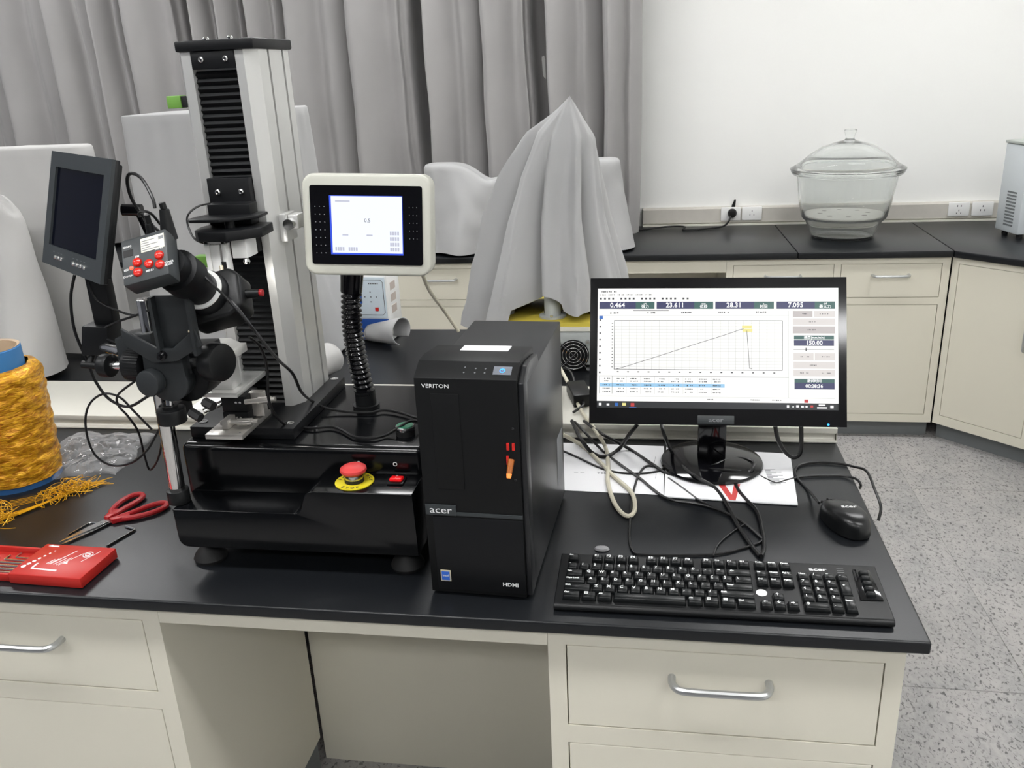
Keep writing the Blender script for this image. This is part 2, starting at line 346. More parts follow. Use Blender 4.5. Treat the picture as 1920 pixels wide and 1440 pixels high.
# ================================================================ the room
RX0, RX1, RY0, RY1, RH = -3.9, 2.14, -4.2, 4.34, 2.9
fl = struct(box('floor', floor_m, (RX0, RX1, RY0, RY1, -.08, -.002)))
tile_me = MB().box(-.5835, .5835, -.5835, .5835, -.004, .0, bev=.0008, seg=1).mesh('tile', floor_m)
for i in range(-2, 1):
    for j in range(-1, 3):
        t = link('tile', tile_me, fl, (.989 + .585 + 1.17 * i, 2.01 + .585 + 1.17 * (j - 1), 0))
struct(box('ceiling', ceil_m, (RX0, RX1, RY0, RY1, RH, RH + .1)))
struct(box('wall_back', wall_m, (RX0, RX1, RY1, RY1 + .1, -.08, RH)))
struct(box('wall_right', wall_m, (RX1, RX1 + .1, RY0, RY1 + .1, -.08, RH)))
struct(box('wall_left', mat('blue_grey_wall', (112, 115, 122), .7), (RX0 - .1, RX0, RY0, RY1 + .1, -.08, RH)))
struct(box('wall_front', mat('dark_blue_grey_wall', (74, 77, 86), .7), (RX0, RX1, RY0 - .1, RY0, -.08, RH)))

# ceiling lights (the lamps of the room)
lamp_spots = [(-2.75, 3.05), (-.75, 3.05), (1.25, 3.05), (-2.75, .45), (-.75, .45), (1.25, .45), (-2.75, -1.5), (-.75, -1.5), (1.25, -1.5)]
for i, (lx, ly) in enumerate(lamp_spots):
    row = ('over the far aisle', 'over the near bench edge', 'in the row at the front wall')[0 if i < 3 else 1 if i < 6 else 2]
    lt = thing('ceiling_light', 'flat white ceiling light panel ' + row + (', nearest the left wall' if lx < -2 else ', nearest the right wall' if lx > 1 else ', between the other two'), 'light', (lx, ly, RH - .03), group='ceiling light panels ' + row)
    fr = MB()
    for a in ((-.61, -.58, -.16, .16), (.58, .61, -.16, .16), (-.58, .58, -.16, -.145), (-.58, .58, .145, .16)): fr.box(a[0], a[1], a[2], a[3], 0, .03)
    fr.build('lamp_frame', white_p, lt)
    box('diffuser', glow_w, (-.578, .578, -.143, .143, .008, .016), lt)

# wall trunking with socket plates
tr = thing('wall_trunking', 'pale beige cable trunking along the white wall above the far worktop', 'trunking', (0, RY1, 0))
MB().prism([(0, .8255), (-.022, .8255), (-.022, .834), (-.03, .84), (-.03, .905), (-.02, .913), (0, .913)], -.05, 1.9,
           Matrix(((0, 0, 1, 0), (1, 0, 0, 0), (0, 1, 0, 0), (0, 0, 0, 1)))).build('trunking_body', mat('beige_trunking', (196, 192, 184), .45), tr)
box('lower_lip', cream2, (-.05, 1.9, -.04, -.0225, .8255, .8335), tr)
def socket(x, label, holes):
    s = thing('wall_socket', label, 'socket', (x, RY1 - .031, .881))
    box('plate', white_p, (-.046, .046, -.009, 0, -.032, .032), s, bev=.003)
    m = MB()
    for hx, hz, w_, h_ in holes: m.box(hx - w_, hx + w_, -.0096, -.0088, hz - h_, hz + h_)
    m.build('slots', ink, s)
three = [(0, .012, .0015, .004), (-.009, -.006, .0015, .004), (.009, -.006, .0015, .004)]
two = [(-.008, .015, .0015, .004), (.008, .015, .0015, .004)]
socket(.368, 'white wall socket plate with the black plug pushed in', three)
socket(.467, 'white three-hole wall socket beside the plugged-in one', three)
socket(1.395, 'white five-hole wall socket between desiccator and white appliance', two + [(0, -.005, .0015, .004), (-.009, -.018, .0015, .003), (.009, -.018, .0015, .003)])
socket(1.497, 'white three-hole wall socket nearest the white vented appliance', three)
pl = thing('power_plug', 'black power plug and lead trailing over the far worktop', 'plug', (.374, RY1 - .0405, .886))
MB().lathe([(.0001, 0), (.02, 0), (.022, .006), (.019, .022), (.012, .03), (.0001, .031)], 24, Matrix.Rotation(rad(90), 4, 'X')).build('plug_body', black_p, pl)
MB().prism([(-.006, 0), (.006, 0), (.009, .03), (.004, .062), (-.002, .062), (-.008, .03)], -.026, -.014, Matrix.Rotation(rad(90), 4, 'X') @ Matrix.Rotation(rad(-12), 4, 'Z')).build('plug_tab', black_p, pl)
MB().tube([(-.008, -.03, -.01), (-.02, -.045, -.035), (-.05, -.07, -.053), (-.12, -.1, -.056), (-.19, -.12, -.056), (-.235, -.115, -.056), (-.225, -.07, -.05), (-.3, -.04, -.053), (-.4, -.08, -.056), (-.48, -.1, -.056)], .0045).build('lead', cable_m, pl)

# ---------------------------------------------------------------- curtain
edges = [(-3.88, .1), (-3.55, .12), (-3.25, .12), (-2.95, .13), (-2.70, .1), (-2.54, .09), (-2.19, .15), (-2.05, .1), (-1.91, .11), (-1.73, .12), (-1.42, .1), (-1.06, .24), (-.79, .07), (-.49, .24), (-.225, .09), (-.045, .1)]
rid = []
edges = [(a * .945, b * (1.35 if b > .2 else 1.5)) for a, b in edges]
for (e0, d0), (e1, d1) in zip(edges, edges[1:]):
    w_ = e1 - e0; gap = .075 if d1 > .2 else .012
    rid += [(e0 - .002, d0 * .55), (e0 + .006, .025), (e0 + .1 * w_, .0), (e0 + .3 * w_, .03), (e0 + .5 * w_, .085), (e0 + .66 * w_, .07), (e1 - gap - .1 * w_, .1), (e1 - gap, .14 if d1 < .2 else .12), (e1 - gap - (.012 if d1 > .2 else 0), .15 if d1 < .2 else d1), (e1 - .012, d1)]
prof = catmull([(a, b, 0) for a, b in rid], 8)
def curt(u, v):
    p = prof[round(u * (len(prof) - 1))]; z = .845 + v * 1.9
    k = 1 + .25 * (1 - v)
    x = p.x + .03 * (1 - v) * noise(p.x * 3, v * 2) + .012 * noise(p.x * 9, v * 5)
    return Vector((x, 3.92 + p.y * (1 + .12 * (1 - v)) * 1.12 + .012 * noise(p.x * 6, v * 6), z + (.01 * noise(p.x * 12) if v == 0 else 0)))
cu = thing('curtain', 'heavy grey curtain hanging in deep vertical folds before the wall', 'curtain')
MB().grid(curt, len(prof), 28).build('curtain_cloth', curt_m, cu, ang=80)
MB().cyl((-3.88, 4.16, 2.775), (.05, 4.16, 2.775), .014).build('curtain_rail', white_p, cu)

# ---------------------------------------------------------------- worktops and cabinets
def handle(parent, x, z, L=.14, vertical=False, y=0):
    h = L / 2
    pts = [(-h, y + .001, 0), (-h, y - .014, 0), (-h + .006, y - .026, 0), (-h + .02, y - .031, 0), (0, y - .032, 0), (h - .02, y - .031, 0), (h - .006, y - .026, 0), (h, y - .014, 0), (h, y + .001, 0)]
    pts = [(0 + x, p[1], p[0] + z) for p in pts] if vertical else [(p[0] + x, p[1], z) for p in pts]
    return MB().tube(pts, .0058, 10, 4).build('handle', handle_m, parent)
def cabinet(name, label, loc, W, D, ztop, fronts, rot=0, kz=.078, group=None, kick=True):
    """fronts: (kind, x0, x1, z0, z1, handle) ; local front plane at y = 0"""
    c = thing(name, label, 'cabinet', (loc[0], loc[1], 0), (0, 0, rot), group)
    m = MB(); m.box(0, W, .012, D, kz, ztop)
    xs = sorted({0, W} | {f[1] for f in fronts} | {f[2] for f in fronts}); zs = sorted({kz, ztop} | {f[3] for f in fronts} | {f[4] for f in fronts})
    for i in range(len(xs) - 1):
        for j in range(len(zs) - 1):
            cx, cz = (xs[i] + xs[i + 1]) / 2, (zs[j] + zs[j + 1]) / 2
            if not any(f[1] < cx < f[2] and f[3] < cz < f[4] for f in fronts): m.box(xs[i], xs[i + 1], 0, .0121, zs[j], zs[j + 1])
    m.build('carcass', cream, c)
    if kick: box('plinth', kick_m, (0, W, .045, D - .02, 0, kz), c)
    g = .0018
    for k, x0, x1, z0, z1, hd in fronts:
        f = box(k, cream, (x0 + g, x1 - g, .0004, .0118, z0 + g, z1 - g), c, bev=.0008, seg=1)
        if hd == 'h': handle(f, (x0 + x1) / 2, z1 - .047, y=0)
        if hd == 'v': handle(f, x1 - .035, (z0 + z1) / 2 + .1, vertical=True, y=0)
    return c
# far bench
tag(MB().prism([(RX0 + .02, 3.643), (.586, 3.643), (.574, RY1 - .002), (RX0 + .02, RY1 - .002)], T - .028, T, bev=.004).build('worktop', top_m), 'long black far worktop slab below the curtain and draped covers', 'worktop')
tag(MB().prism([(.588, 3.643), (1.1845, 3.643), (1.194, RY1 - .002), (.576, RY1 - .002)], T - .028, T, bev=.004).build('worktop', top_m), 'black worktop slab carrying the glass desiccator', 'worktop')
tag(MB().prism([(1.1865, 3.643), (1.466, 3.3635), (1.466, 2.6), (RX1 - .002, 2.6), (RX1 - .002, RY1 - .002), (1.196, RY1 - .002)], T - .028, T, bev=.004).build('worktop', top_m), 'black corner worktop slab under the white vented appliance', 'worktop')
zt = T - .0285
cabinet('base_cabinet', 'cream far cabinet with two drawers above two doors, below the desiccator', (.305, 3.66), .878, .6, zt,
        [('drawer', .027, .431, .63, .772, 'h'), ('drawer', .458, .848, .63, .772, 'h'), ('door', .027, .431, .114, .6, None), ('door', .458, .848, .114, .6, None)])
cabinet('corner_cabinet', 'cream corner cabinet set at an angle, one tall door', (1.19, 3.662), .392, .32, zt, [('door', .027, .362, .118, .772, 'v')], rot=rad(-45))
cabinet('base_cabinet', 'cream cabinet along the right wall past the corner unit', (1.478, 3.378), .75, .6, zt, [('door', .027, .362, .118, .772, 'v'), ('door', .389, .723, .118, .772, None)], rot=rad(-90))
kn = thing('knee_panel', 'cream apron and recessed back panel of the far open knee space', 'cabinet', (0, 3.66, 0))
box('apron', cream, (-.688, .304, 0, .018, .742, zt), kn)
box('back_panel', cream, (-.688, .304, .5, .518, .08, zt), kn)
cabinet('base_cabinet', 'cream drawer cabinet below the draped cover, left of the open knee space', (-1.162, 3.66), .472, .6, zt,
        [('drawer', .027, .445, .63, .772, 'h'), ('door', .027, .445, .114, .6, None)])
cabinet('base_cabinet', 'cream far cabinet behind the tall draped box', (-1.64, 3.66), .477, .6, zt,
        [('drawer', .027, .45, .63, .772, 'h'), ('door', .027, .45, .114, .6, None)])
# island bench
tag(MB().prism([(-2.7, 1.057), (.381, 1.057), (.381, 2.553), (-2.7, 2.553)], T - .02, T, bev=.0035, seg=4).build('worktop', top_m), 'black near bench worktop carrying the testing machine and computer', 'worktop')
zn = T - .0205
cabinet('base_cabinet', 'cream near cabinet with drawers, under the keyboard', (-.151, 1.085), .51, .5, zn,
        [('drawer', .027, .484, .617, .767, 'h'), ('drawer', .027, .484, .43, .583, 'h'), ('drawer', .027, .484, .12, .396, 'h')])
cabinet('base_cabinet', 'cream near cabinet under the red tool case and gold spool', (-1.3, 1.085), .512, .5, zn,
        [('drawer', .03, .482, .623, .767, 'h'), ('door', .03, .482, .114, .587, None)])
cabinet('base_cabinet', 'cream near cabinet at the left end of the bench, past the gold spool', (-2.68, 1.085), 1.37, .5, zn,
        [('drawer', .03, .66, .623, .767, 'h'), ('drawer', .69, 1.34, .623, .767, 'h'), ('door', .03, .66, .114, .587, None), ('door', .69, 1.34, .114, .587, None)])
kn = thing('knee_panel', 'cream apron and back panel of the knee space under the computer', 'cabinet', (0, 1.085, 0))
box('apron', cream, (-.7875, -.1515, 0, .018, .764, zn), kn)
box('back_panel', cream, (-.7875, -.1515, .515, .533, .0, zn), kn)
cabinet('base_cabinet', 'cream cabinet on the far side of the near bench', (.36, 2.52), 1.5, .5, zn,
        [('door', .03, .75, .114, .767, None), ('door', .78, 1.47, .114, .767, None)], rot=rad(180))
cabinet('base_cabinet', 'second cream cabinet on the far side of the near bench', (-1.142, 2.52), 1.5, .5, zn,
        [('door', .03, .75, .114, .767, None), ('door', .78, 1.47, .114, .767, None)], rot=rad(180))
# bench trunking along the middle
bt = thing('bench_trunking', 'cream trunking box running along the middle of the near bench', 'trunking')
MB().prism([(1.73, T + .0003), (1.96, T + .0003), (1.96, .858), (1.725, .858), (1.725, .846), (1.732, .843), (1.732, .832), (1.722, .83), (1.722, T + .0003)], -2.69, .379,
           Matrix(((0, 0, 1, 0), (1, 0, 0, 0), (0, 1, 0, 0), (0, 0, 0, 1))), bev=.0012, seg=1).build('trunking_body', cream2, bt)
box('end_cap', cream2, (.3792, .3805, 1.726, 1.958, T + .001, .857), bt)
so = thing('bench_socket', 'white socket plate with slots on the bench trunking behind the chrome pole', 'socket', (-1.0, 1.84, .8583))
box('plate', white_p, (-.075, .075, -.095, .1, 0, .012), so, bev=.003)
m = MB()
for sx, sy, a in ((-.035, .0, .5), (-.01, .035, -.4), (-.04, -.045, .6), (.02, -.04, .3), (.03, .05, -.5), (-.02, -.01, 0), (.035, .0, .2)): m.box(-.0025, .0025, -.011, .011, .0118, .0126, M=Matrix.Translation((sx, sy, 0)) @ Matrix.Rotation(a, 4, 'Z'))
m.build('slots', ink, so)

# ---------------------------------------------------------------- dust covers
def rrect(t, x0, x1, y0, y1, r):
    w, h = x1 - x0 - 2 * r, y1 - y0 - 2 * r; per = [w, math.pi * r / 2, h, math.pi * r / 2] * 2; L = sum(per); d = (t % 1) * L
    cs = [((x0 + r, y0), 0), ((x1 - r, y0 + r), -90), ((x1, y0 + r), 90), ((x1 - r, y1 - r), 0), ((x1 - r, y1), 180), ((x0 + r, y1 - r), 90), ((x0, y1 - r), 270), ((x0 + r, y0 + r), 180)]
    for k in range(8):
        if d <= per[k] or k == 7:
            (cx, cy), a = cs[k]
            if k % 2 == 0:
                dx, dy = [(1, 0), (0, 1), (-1, 0), (0, -1)][k // 2]; nx, ny = [(0, -1), (1, 0), (0, 1), (-1, 0)][k // 2]
                return cx + dx * d, cy + dy * d, nx, ny
            an = rad(a) + d / r; return cx + r * math.cos(an), cy + r * math.sin(an), math.cos(an), math.sin(an)
        d -= per[k]
def drape(name, label, m, x0, x1, y0, y1, top, bot, r=.03, flare=.05, amp=.02, lob=14, seed=0, n=220, hem=.01, edge=.02, fold=None):
    """a cloth hanging over a boxy thing: flat top, rounded rim, sides with folds that grow downwards"""
    topf = top if callable(top) else (lambda x, y: top)
    rnd = random.Random(seed); ph = [(rnd.uniform(lob * .4, lob * 1.3), rnd.uniform(0, 6.3), rnd.uniform(.4, 1)) for _ in range(4)]
    cx, cy = (x0 + x1) / 2, (y0 + y1) / 2; NV = 30; NT = 8
    def f(u, v):
        k = v * (NV - 1); x, y, nx, ny = rrect(u, x0, x1, y0, y1, r)
        if k < NT:
            s = k / NT; px, py = cx + (x - nx * edge - cx) * s, cy + (y - ny * edge - cy) * s
            return Vector((px, py, topf(px, py) + .004 * noise(px * 12, py * 12, seed)))
        s = (k - NT) / (NV - 1 - NT); zt_ = topf(x, y)
        if s < .12:
            a = s / .12 * math.pi / 2; o = edge * (math.sin(a) - 1); z = zt_ - edge * (1 - math.cos(a))
        else:
            q = (s - .12) / .88; fo = sum(c * math.sin(2 * math.pi * u * round(b) + p + 1.2 * q) for b, p, c in ph) / 2.2
            o = flare * q + amp * q ** .8 * fo + .006 * noise(u * 30, q * 4, seed)
            z = (zt_ - edge) + (bot + hem * (1 + noise(u * 18, seed)) - (zt_ - edge)) * q
            if fold: o += fold(u, q)
        return Vector((x + nx * o, y + ny * o, z))
    o = MB().grid(f, n, NV, True).build(name, m, ang=70)
    return tag(o, label, 'dust cover')
drape('dust_cover', 'pale cloth cover over a box at the back of the bench behind the small screen', cloth_l, -2.5, -1.58, 2.27, 2.36, 1.44, T + .002, flare=.012, amp=.02, lob=8, seed=3, edge=.012)
drape('dust_cover', 'pale low cloth cover falling in diagonal folds beside the gold spool', cloth_l, -2.5, -1.69, 2.08, 2.15, lambda x, y: 1.33 - max(0, x + 1.74) * 1.0, T + .004, flare=.05, amp=.038, lob=7, seed=8, edge=.02,
      fold=lambda u, q: 0)
drape('dust_cover', 'smooth light grey cover over the tall box behind the column', cloth, -1.395, -.965, 2.2, 2.45, 1.515, T + .004, r=.012, flare=.022, amp=.006, lob=7, seed=5, edge=.006,
      fold=lambda u, q: .06 * max(0, q - .35) ** 1.3 * math.exp(-((u - .44) / .13) ** 2) / .57 ** 1.3)
drape('dust_cover', 'grey cloth cover on the far bench behind the column', cloth_l, -2.3, -1.53, 3.68, 3.8, 1.25, T + .003, flare=.04, amp=.03, lob=12, seed=6)
drape('dust_cover', 'grey cloth cover with a sagging top on the far bench beside the peaked one', cloth, -.985, -.14, 3.7, 3.82,
      lambda x, y: 1.215 - .075 * math.exp(-((x + .69) / .085) ** 2), T + .003, r=.05, flare=.035, amp=.042, lob=8, seed=12)
def cloth_roll(name, label, c, L, R, ang, m, a0=-40, a1=250, taper=.6):
    o = MB().grid(lambda u, v: Vector(((v - .5) * L, R * (taper + (1 - taper) * v) * math.cos(rad(a0 + (a1 - a0) * u)) * (1 + .15 * noise(u * 3, v * 3)),
                                       R * (taper + (1 - taper) * v) * (1 + math.sin(rad(a0 + (a1 - a0) * u))) * .9)), 28, 12).build(name, m, None, c, (0, 0, ang), 70)
    so_ = o.modifiers.new('thick', 'SOLIDIFY'); so_.thickness = .003
    return tag(o, label, 'dust cover')
cloth_roll('cloth_roll', 'grey cloth curled into an open roll beside the blue and white device', (-.79, 2.4, T + .004), .12, .046, rad(-20), cloth)
cloth_roll('cloth_roll', 'pale bunched cloth roll between column and corrugated neck', (-.885, 2.07, T + .004), .13, .046, rad(70), cloth_l, -90, 230, .8)

# peaked drape
def peak(u, v):
    a = 2 * math.pi * u; c, s = math.cos(a), math.sin(a)
    dg_a = math.degrees(a) % 360; zb = (.915 if 120 < dg_a < 238 else .955 if dg_a > 275 or dg_a < 60 else .966) + .06 * math.exp(-(((math.degrees(a) - 258 + 180) % 360 - 180) / 20) ** 2) + .03 * math.exp(-(((math.degrees(a) - 300 + 180) % 360 - 180) / 18) ** 2)
    z = 1.512 + (zb - 1.512) * v; h = 1.512 - z
    rl = [(0, .0), (.035, .035), (.085, .1), (.19, .155), (.4, .215), (.6, .275)]; rr = [(0, .0), (.04, .03), (.1, .075), (.28, .118), (.45, .16), (.6, .19)]
    ry = [(0, .0), (.04, .03), (.1, .06), (.28, .1), (.45, .14), (.6, .17)]
    def ip(t, h):
        for (h0, r0), (h1, r1) in zip(t, t[1:]):
            if h <= h1: return r0 + (r1 - r0) * (h - h0) / (h1 - h0)
        return t[-1][1]
    rx = ip(rl, h) if c < 0 else ip(rr, h); r_y = ip(ry, h)
    k = min(1, h / .25)
    cus = lambda t: 1 - 2 * abs(math.sin(t)) ** .8
    f = 1 + k * (.15 * cus(3.5 * a + .9 + .8 * h) + .08 * math.sin(11 * a + 2.2) + .06 * math.sin(5 * a - 1 + 3 * h))
    for a0, dp, wd in ((243, .42, 6), (283, .2, 7), (312, .26, 7), (205, .22, 8), (226, .1, 6)): f -= k * dp * math.exp(-(((math.degrees(a) - a0 - 14 * h + 180) % 360 - 180) / wd) ** 2)
    return Vector((-.212 + rx * c * f - .03 * min(1, h / .3), 2.3 + r_y * s * f, z + .006 * noise(a * 2, h * 5)))
o = MB().grid(peak, 200, 44, True).build('dust_cover', cloth, ang=75); tag(o, 'tall grey cloth cover gathered to a pointed peak over a post', 'dust cover')
# fan box under the peak
fb = thing('fan_unit', 'grey instrument box with round fan grille and yellow top', 'instrument', (-.2, 2.16, T))
box('case', mat('pale_grey_steel', (170, 174, 172), .45), (-.22, .1, 0, .3, .018, .117), fb, bev=.003)
box('yellow_deck', ylab, (-.22, .1, .0, .3, .1175, .134), fb, bev=.002)
box('cream_edge', cream2, (-.221, .101, -.004, .0, .112, .123), fb)
for fx, fy in ((-.2, .02), (.08, .02), (-.2, .28), (.08, .28)): MB().cyl((fx, fy, 0), (fx, fy, .0185), .012).build('foot', rubber, fb)
MB().cyl((-.003, .002, .047), (-.003, -.004, .047), .041, n=36).build('fan_well', bellow, fb)
gr = MB()
for R_ in (.011, .02, .029, .038): gr.tube([(-.003 + R_ * math.cos(a * .3927), -.007, .047 + R_ * math.sin(a * .3927)) for a in range(16)], .0011, 6, 2, closed=True)
for a in (45, 135): gr.cyl((-.003 + .052 * math.cos(rad(a)), -.007, .047 + .052 * math.sin(rad(a))), (-.003 - .052 * math.cos(rad(a)), -.007, .047 - .052 * math.sin(rad(a))), .0011, n=6)
gr.build('fan_grille', steel, fb)
for sx in (-1, 1):
    for sz in (-1, 1): MB().cyl((-.003 + sx * .038, .0, .047 + sz * .037), (-.003 + sx * .038, -.009, .047 + sz * .037), .0045, n=12).build('screw', steel, fb)
po = thing('support_post', 'grey round post with bolted flange under the peaked cloth', 'post', (-.262, 2.22, T + .1345))
MB().cyl((0, 0, .0055), (0, 0, .17), .022).build('post_tube', mat('pale_grey_steel', (170, 174, 172), .45), po)
MB().cyl((0, 0, 0), (0, 0, .0055), .036).build('flange', mat('pale_grey_steel', (170, 174, 172), .45), po)
for a in (30, 150, 270): MB().cyl((.029 * math.cos(rad(a)), .029 * math.sin(rad(a)), .005), (.029 * math.cos(rad(a)), .029 * math.sin(rad(a)), .011), .0045, n=6).build('bolt', steel, po)
# blue and white device at the back of the bench
bd = thing('control_box', 'white and blue box device with red button at the back bench edge', 'instrument', (-.83, 2.42, T), (0, 0, rad(-4)))
box('case', white_p, (-.06, .055, 0, .1, .003, .205), bd, bev=.004)
box('front_panel', paleb, (-.056, .048, -.003, 0, .075, .2), bd, bev=.001)
box('blue_base', blue_l, (-.058, .05, -.003, 0, .008, .072), bd)
m = MB(); m.tube([(-.05, -.0035, .085), (.035, -.0035, .085), (.042, -.0035, .092), (.042, -.0035, .185), (.035, -.0035, .192), (-.05, -.0035, .192)], .0007, 6, smooth=False); m.build('panel_outline', ink, bd)
text('panel_print', '▪▪▪▪▪', .012, ink, bd, (.012, -.0036, .181))
m = MB()
for px, pz in ((0, .155), (-.018, .14), (.018, .14), (0, .125), (.001, .14)): m.box(px - .0015, px + .0015, -.004, -.003, pz - .0015, pz + .0015)
m.build('hole_marks', ink, bd)
box('red_button', red_p, (.012, .022, -.006, -.003, .098, .108), bd)
box('switch', blue_l, (-.042, -.028, -.008, -.003, .12, .165), bd)
for k in range(3): box('vent', mat('beige_vent', (196, 184, 176), .6), (.0551, .0562, .02, .06, .155 - k * .035, .178 - k * .035), bd)

# ---------------------------------------------------------------- far bench things
def lathe_obj(name, prof, m, parent=None, n=64, loc=None):
    return MB().lathe(prof, n, cap=False).build(name, m, parent, loc, ang=50)
DC = (.822, 3.985, T)
bowl = [(0, .001), (.1, .001), (.128, .004), (.134, .012), (.15, .05), (.158, .07), (.172, .083), (.178, .092), (.19, .15), (.205, .25), (.207, .268), (.226, .272), (.231, .279), (.231, .2845), (.2, .2845), (.198, .262), (.183, .15), (.171, .098), (.164, .09), (.15, .074), (.142, .05), (.127, .014), (.1, .009), (0, .009)]
ds = thing('desiccator', 'large clear glass desiccator with domed lid on the far worktop', 'desiccator', DC)
lathe_obj('bowl', bowl, glass_m, ds)
lid = [(0, .4), (.02, .4), (.024, .408), (.026, .444), (.024, .448), (.0, .446)]
lidp = [(.2, .2852), (.231, .2852), (.2355, .29), (.2355, .297), (.225, .302), (.2, .318), (.16, .352), (.11, .384), (.06, .402), (.028, .409), (.019, .414), (.017, .42), (.02, .434), (.025, .447), (.026, .452), (.022, .454), (0, .45), (0, .401), (.05, .396), (.105, .377), (.154, .345), (.195, .31), (.2, .2852)]
lathe_obj('lid', lidp, glass_m, ds)
dp = MB().lathe([(.0, .0935), (.1655, .0935), (.1675, .096), (.1655, .1), (0, .1)], 48).build('porcelain_plate', porc, ds)
hm = MB()
for k in range(8): hm.lathe([(.011, .1003), (.0, .1004)], 16, Matrix.Translation((.1 * math.cos(k * .785), .1 * math.sin(k * .785), 0)))
hm.build('holes', mat('plate_hole', (150, 146, 140), .6), dp)
ap = thing('lab_appliance', 'white appliance with a slotted vent standing on the corner worktop', 'appliance', (1.486, 3.851, T), (0, 0, rad(11)))
box('case', mat('cool_white_enamel', (208, 214, 217), .35, var=.01), (0, .3, 0, .165, .018, .375), ap, bev=.006)
box('lid', mat('grey_green_lid', (176, 182, 176), .4), (-.003, .303, -.003, .168, .376, .388), ap, bev=.003)
for fx in (.03, .27):
    for fy in (.03, .135): MB().cyl((fx, fy, 0), (fx, fy, .0185), .012).build('foot', rubber, ap)
for k in range(11): box('vent_slot', kick_m, (-.0012, .0005, .04, .105, .045 + k * .0135, .052 + k * .0135), ap)

# ================================================================ testing machine
def W(root):
    """mesh builder that takes world coordinates and stores them relative to root"""
    m = MB(); m.M = (Matrix.Translation(root.location) @ root.rotation_euler.to_matrix().to_4x4()).inverted(); return m
XZ = lambda y: Matrix(((1, 0, 0, 0), (0, 0, 1, y), (0, 1, 0, 0), (0, 0, 0, 1)))     # poly in (x, z), extruded along +y
tm = thing('testing_machine', 'black bench-top tensile testing machine with tall aluminium column', 'machine', (-.57, 1.35, T))
m = W(tm); m.box(-.775, -.358, 1.214, 1.512, .872, 1.025, bev=.012, seg=4); m.build('base_housing', black_g, tm)
arc = lambda cx, cz, r, a0, a1, n=6: [(cx + r * math.cos(rad(a0 + (a1 - a0) * k / n)), cz + r * math.sin(rad(a0 + (a1 - a0) * k / n))) for k in range(n + 1)]
poly = [(-.765, .94)] + [(-.558, .94)] + arc(-.558, .956, .016, 270, 340) + arc(-.52, .962, .018, 160, 90) + [(-.36, .98), (-.358, .872)] + arc(-.748, .887, .016, 270, 180)
m = W(tm); m.prism(poly, 1.145, 1.2145, XZ(0), bev=.004, seg=3); m.build('front_step', black_g, tm)
for fx, fy in ((-.738, 1.187), (-.392, 1.19), (-.735, 1.47), (-.395, 1.47)):
    m = W(tm); m.lathe([(.026, T), (.028, T + .006), (.024, T + .014), (.013, T + .026), (.009, T + .03)], 28, Matrix.Translation((fx, fy, 0))); f = m.build('levelling_foot', rubber, tm)
    m = W(tm); m.cyl((fx, fy, T + .03), (fx, fy, .873), .006, n=14); m.build('stud', steel, f)
m = W(tm); m.cyl((-.464, 1.182, .9805), (-.464, 1.182, .982), .031, n=48); es = m.build('stop_disc', yellow_p, tm)
for ch, a in zip('STOP', (-118, -100, -80, -62)):
    text('disc_lettering', ch, .008, ink, es, (-.464 + .57 + .0255 * math.cos(rad(a)), 1.182 - 1.35 + .0255 * math.sin(rad(a)), .9823 - T), (0, 0, rad(a + 90)), bold=.0002)
for ch, a in zip('EMERGENCY', range(172, -1, -20)):
    text('disc_lettering', ch, .007, ink, es, (-.464 + .57 + .0255 * math.cos(rad(a)), 1.182 - 1.35 + .0255 * math.sin(rad(a)), .9823 - T), (0, 0, rad(a - 90)), bold=.0002)
m = W(tm); m.cyl((-.464, 1.182, .982), (-.464, 1.182, .988), .0155, n=32); m.build('stop_neck', rubber, tm)
m = W(tm); m.cyl((-.464, 1.182, .988), (-.464, 1.182, .995), .015, n=32); m.build('stop_collar', steel, tm)
m = W(tm); m.lathe([(.013, .995), (.019, .998), (.0212, 1.0015), (.0205, 1.005), (.016, 1.008), (.008, 1.0098), (0, 1.0103)], 36, Matrix.Translation((-.464, 1.182, 0))); m.build('stop_mushroom', mat('dull_red_plastic', (206, 62, 62), .42), tm)
m = W(tm); m.box(-.409, -.383, 1.174, 1.199, .9803, .9835, bev=.001); m.build('rocker_frame', black_p, tm)
m = W(tm); m.box(-.406, -.386, 1.178, 1.195, .983, .9885, bev=.002, M=Matrix.Translation((-.396, 1.187, .985)) @ Matrix.Rotation(rad(-9), 4, 'X') @ Matrix.Translation((.396, -1.187, -.985)))
rk = m.build('rocker_switch', mat('lit_red_plastic', (216, 22, 26), .25, emit=.35), tm)
text('switch_mark', 'O', .005, white_ink, rk, (-.396 + .57, 1.191 - 1.35, .9888 - T), (rad(-9), 0, 0)); text('switch_mark', 'I', .005, white_ink, rk, (-.396 + .57, 1.183 - 1.35, .9902 - T), (rad(-9), 0, 0))
for px in (-.466, -.405):
    m = W(tm); m.tube([(px + .003 * math.cos(k * .7854), 1.2135, .998 + .003 * math.sin(k * .7854)) for k in range(8)], .0006, 6, 2, closed=True); m.build('panel_mark', white_ink, tm)
m = W(tm); m.cyl((-.401, 1.272, 1.025), (-.401, 1.272, 1.034), .0158, n=28); m.build('button_base', rubber, tm)
m = W(tm); m.cyl((-.401, 1.272, 1.034), (-.401, 1.272, 1.0405), .0162, n=32, bev=.001); m.build('button_bezel', steel, tm)
m = W(tm); m.cyl((-.401, 1.272, 1.0405), (-.401, 1.272, 1.042), .0135, n=32); m.build('start_button', green_p, tm)
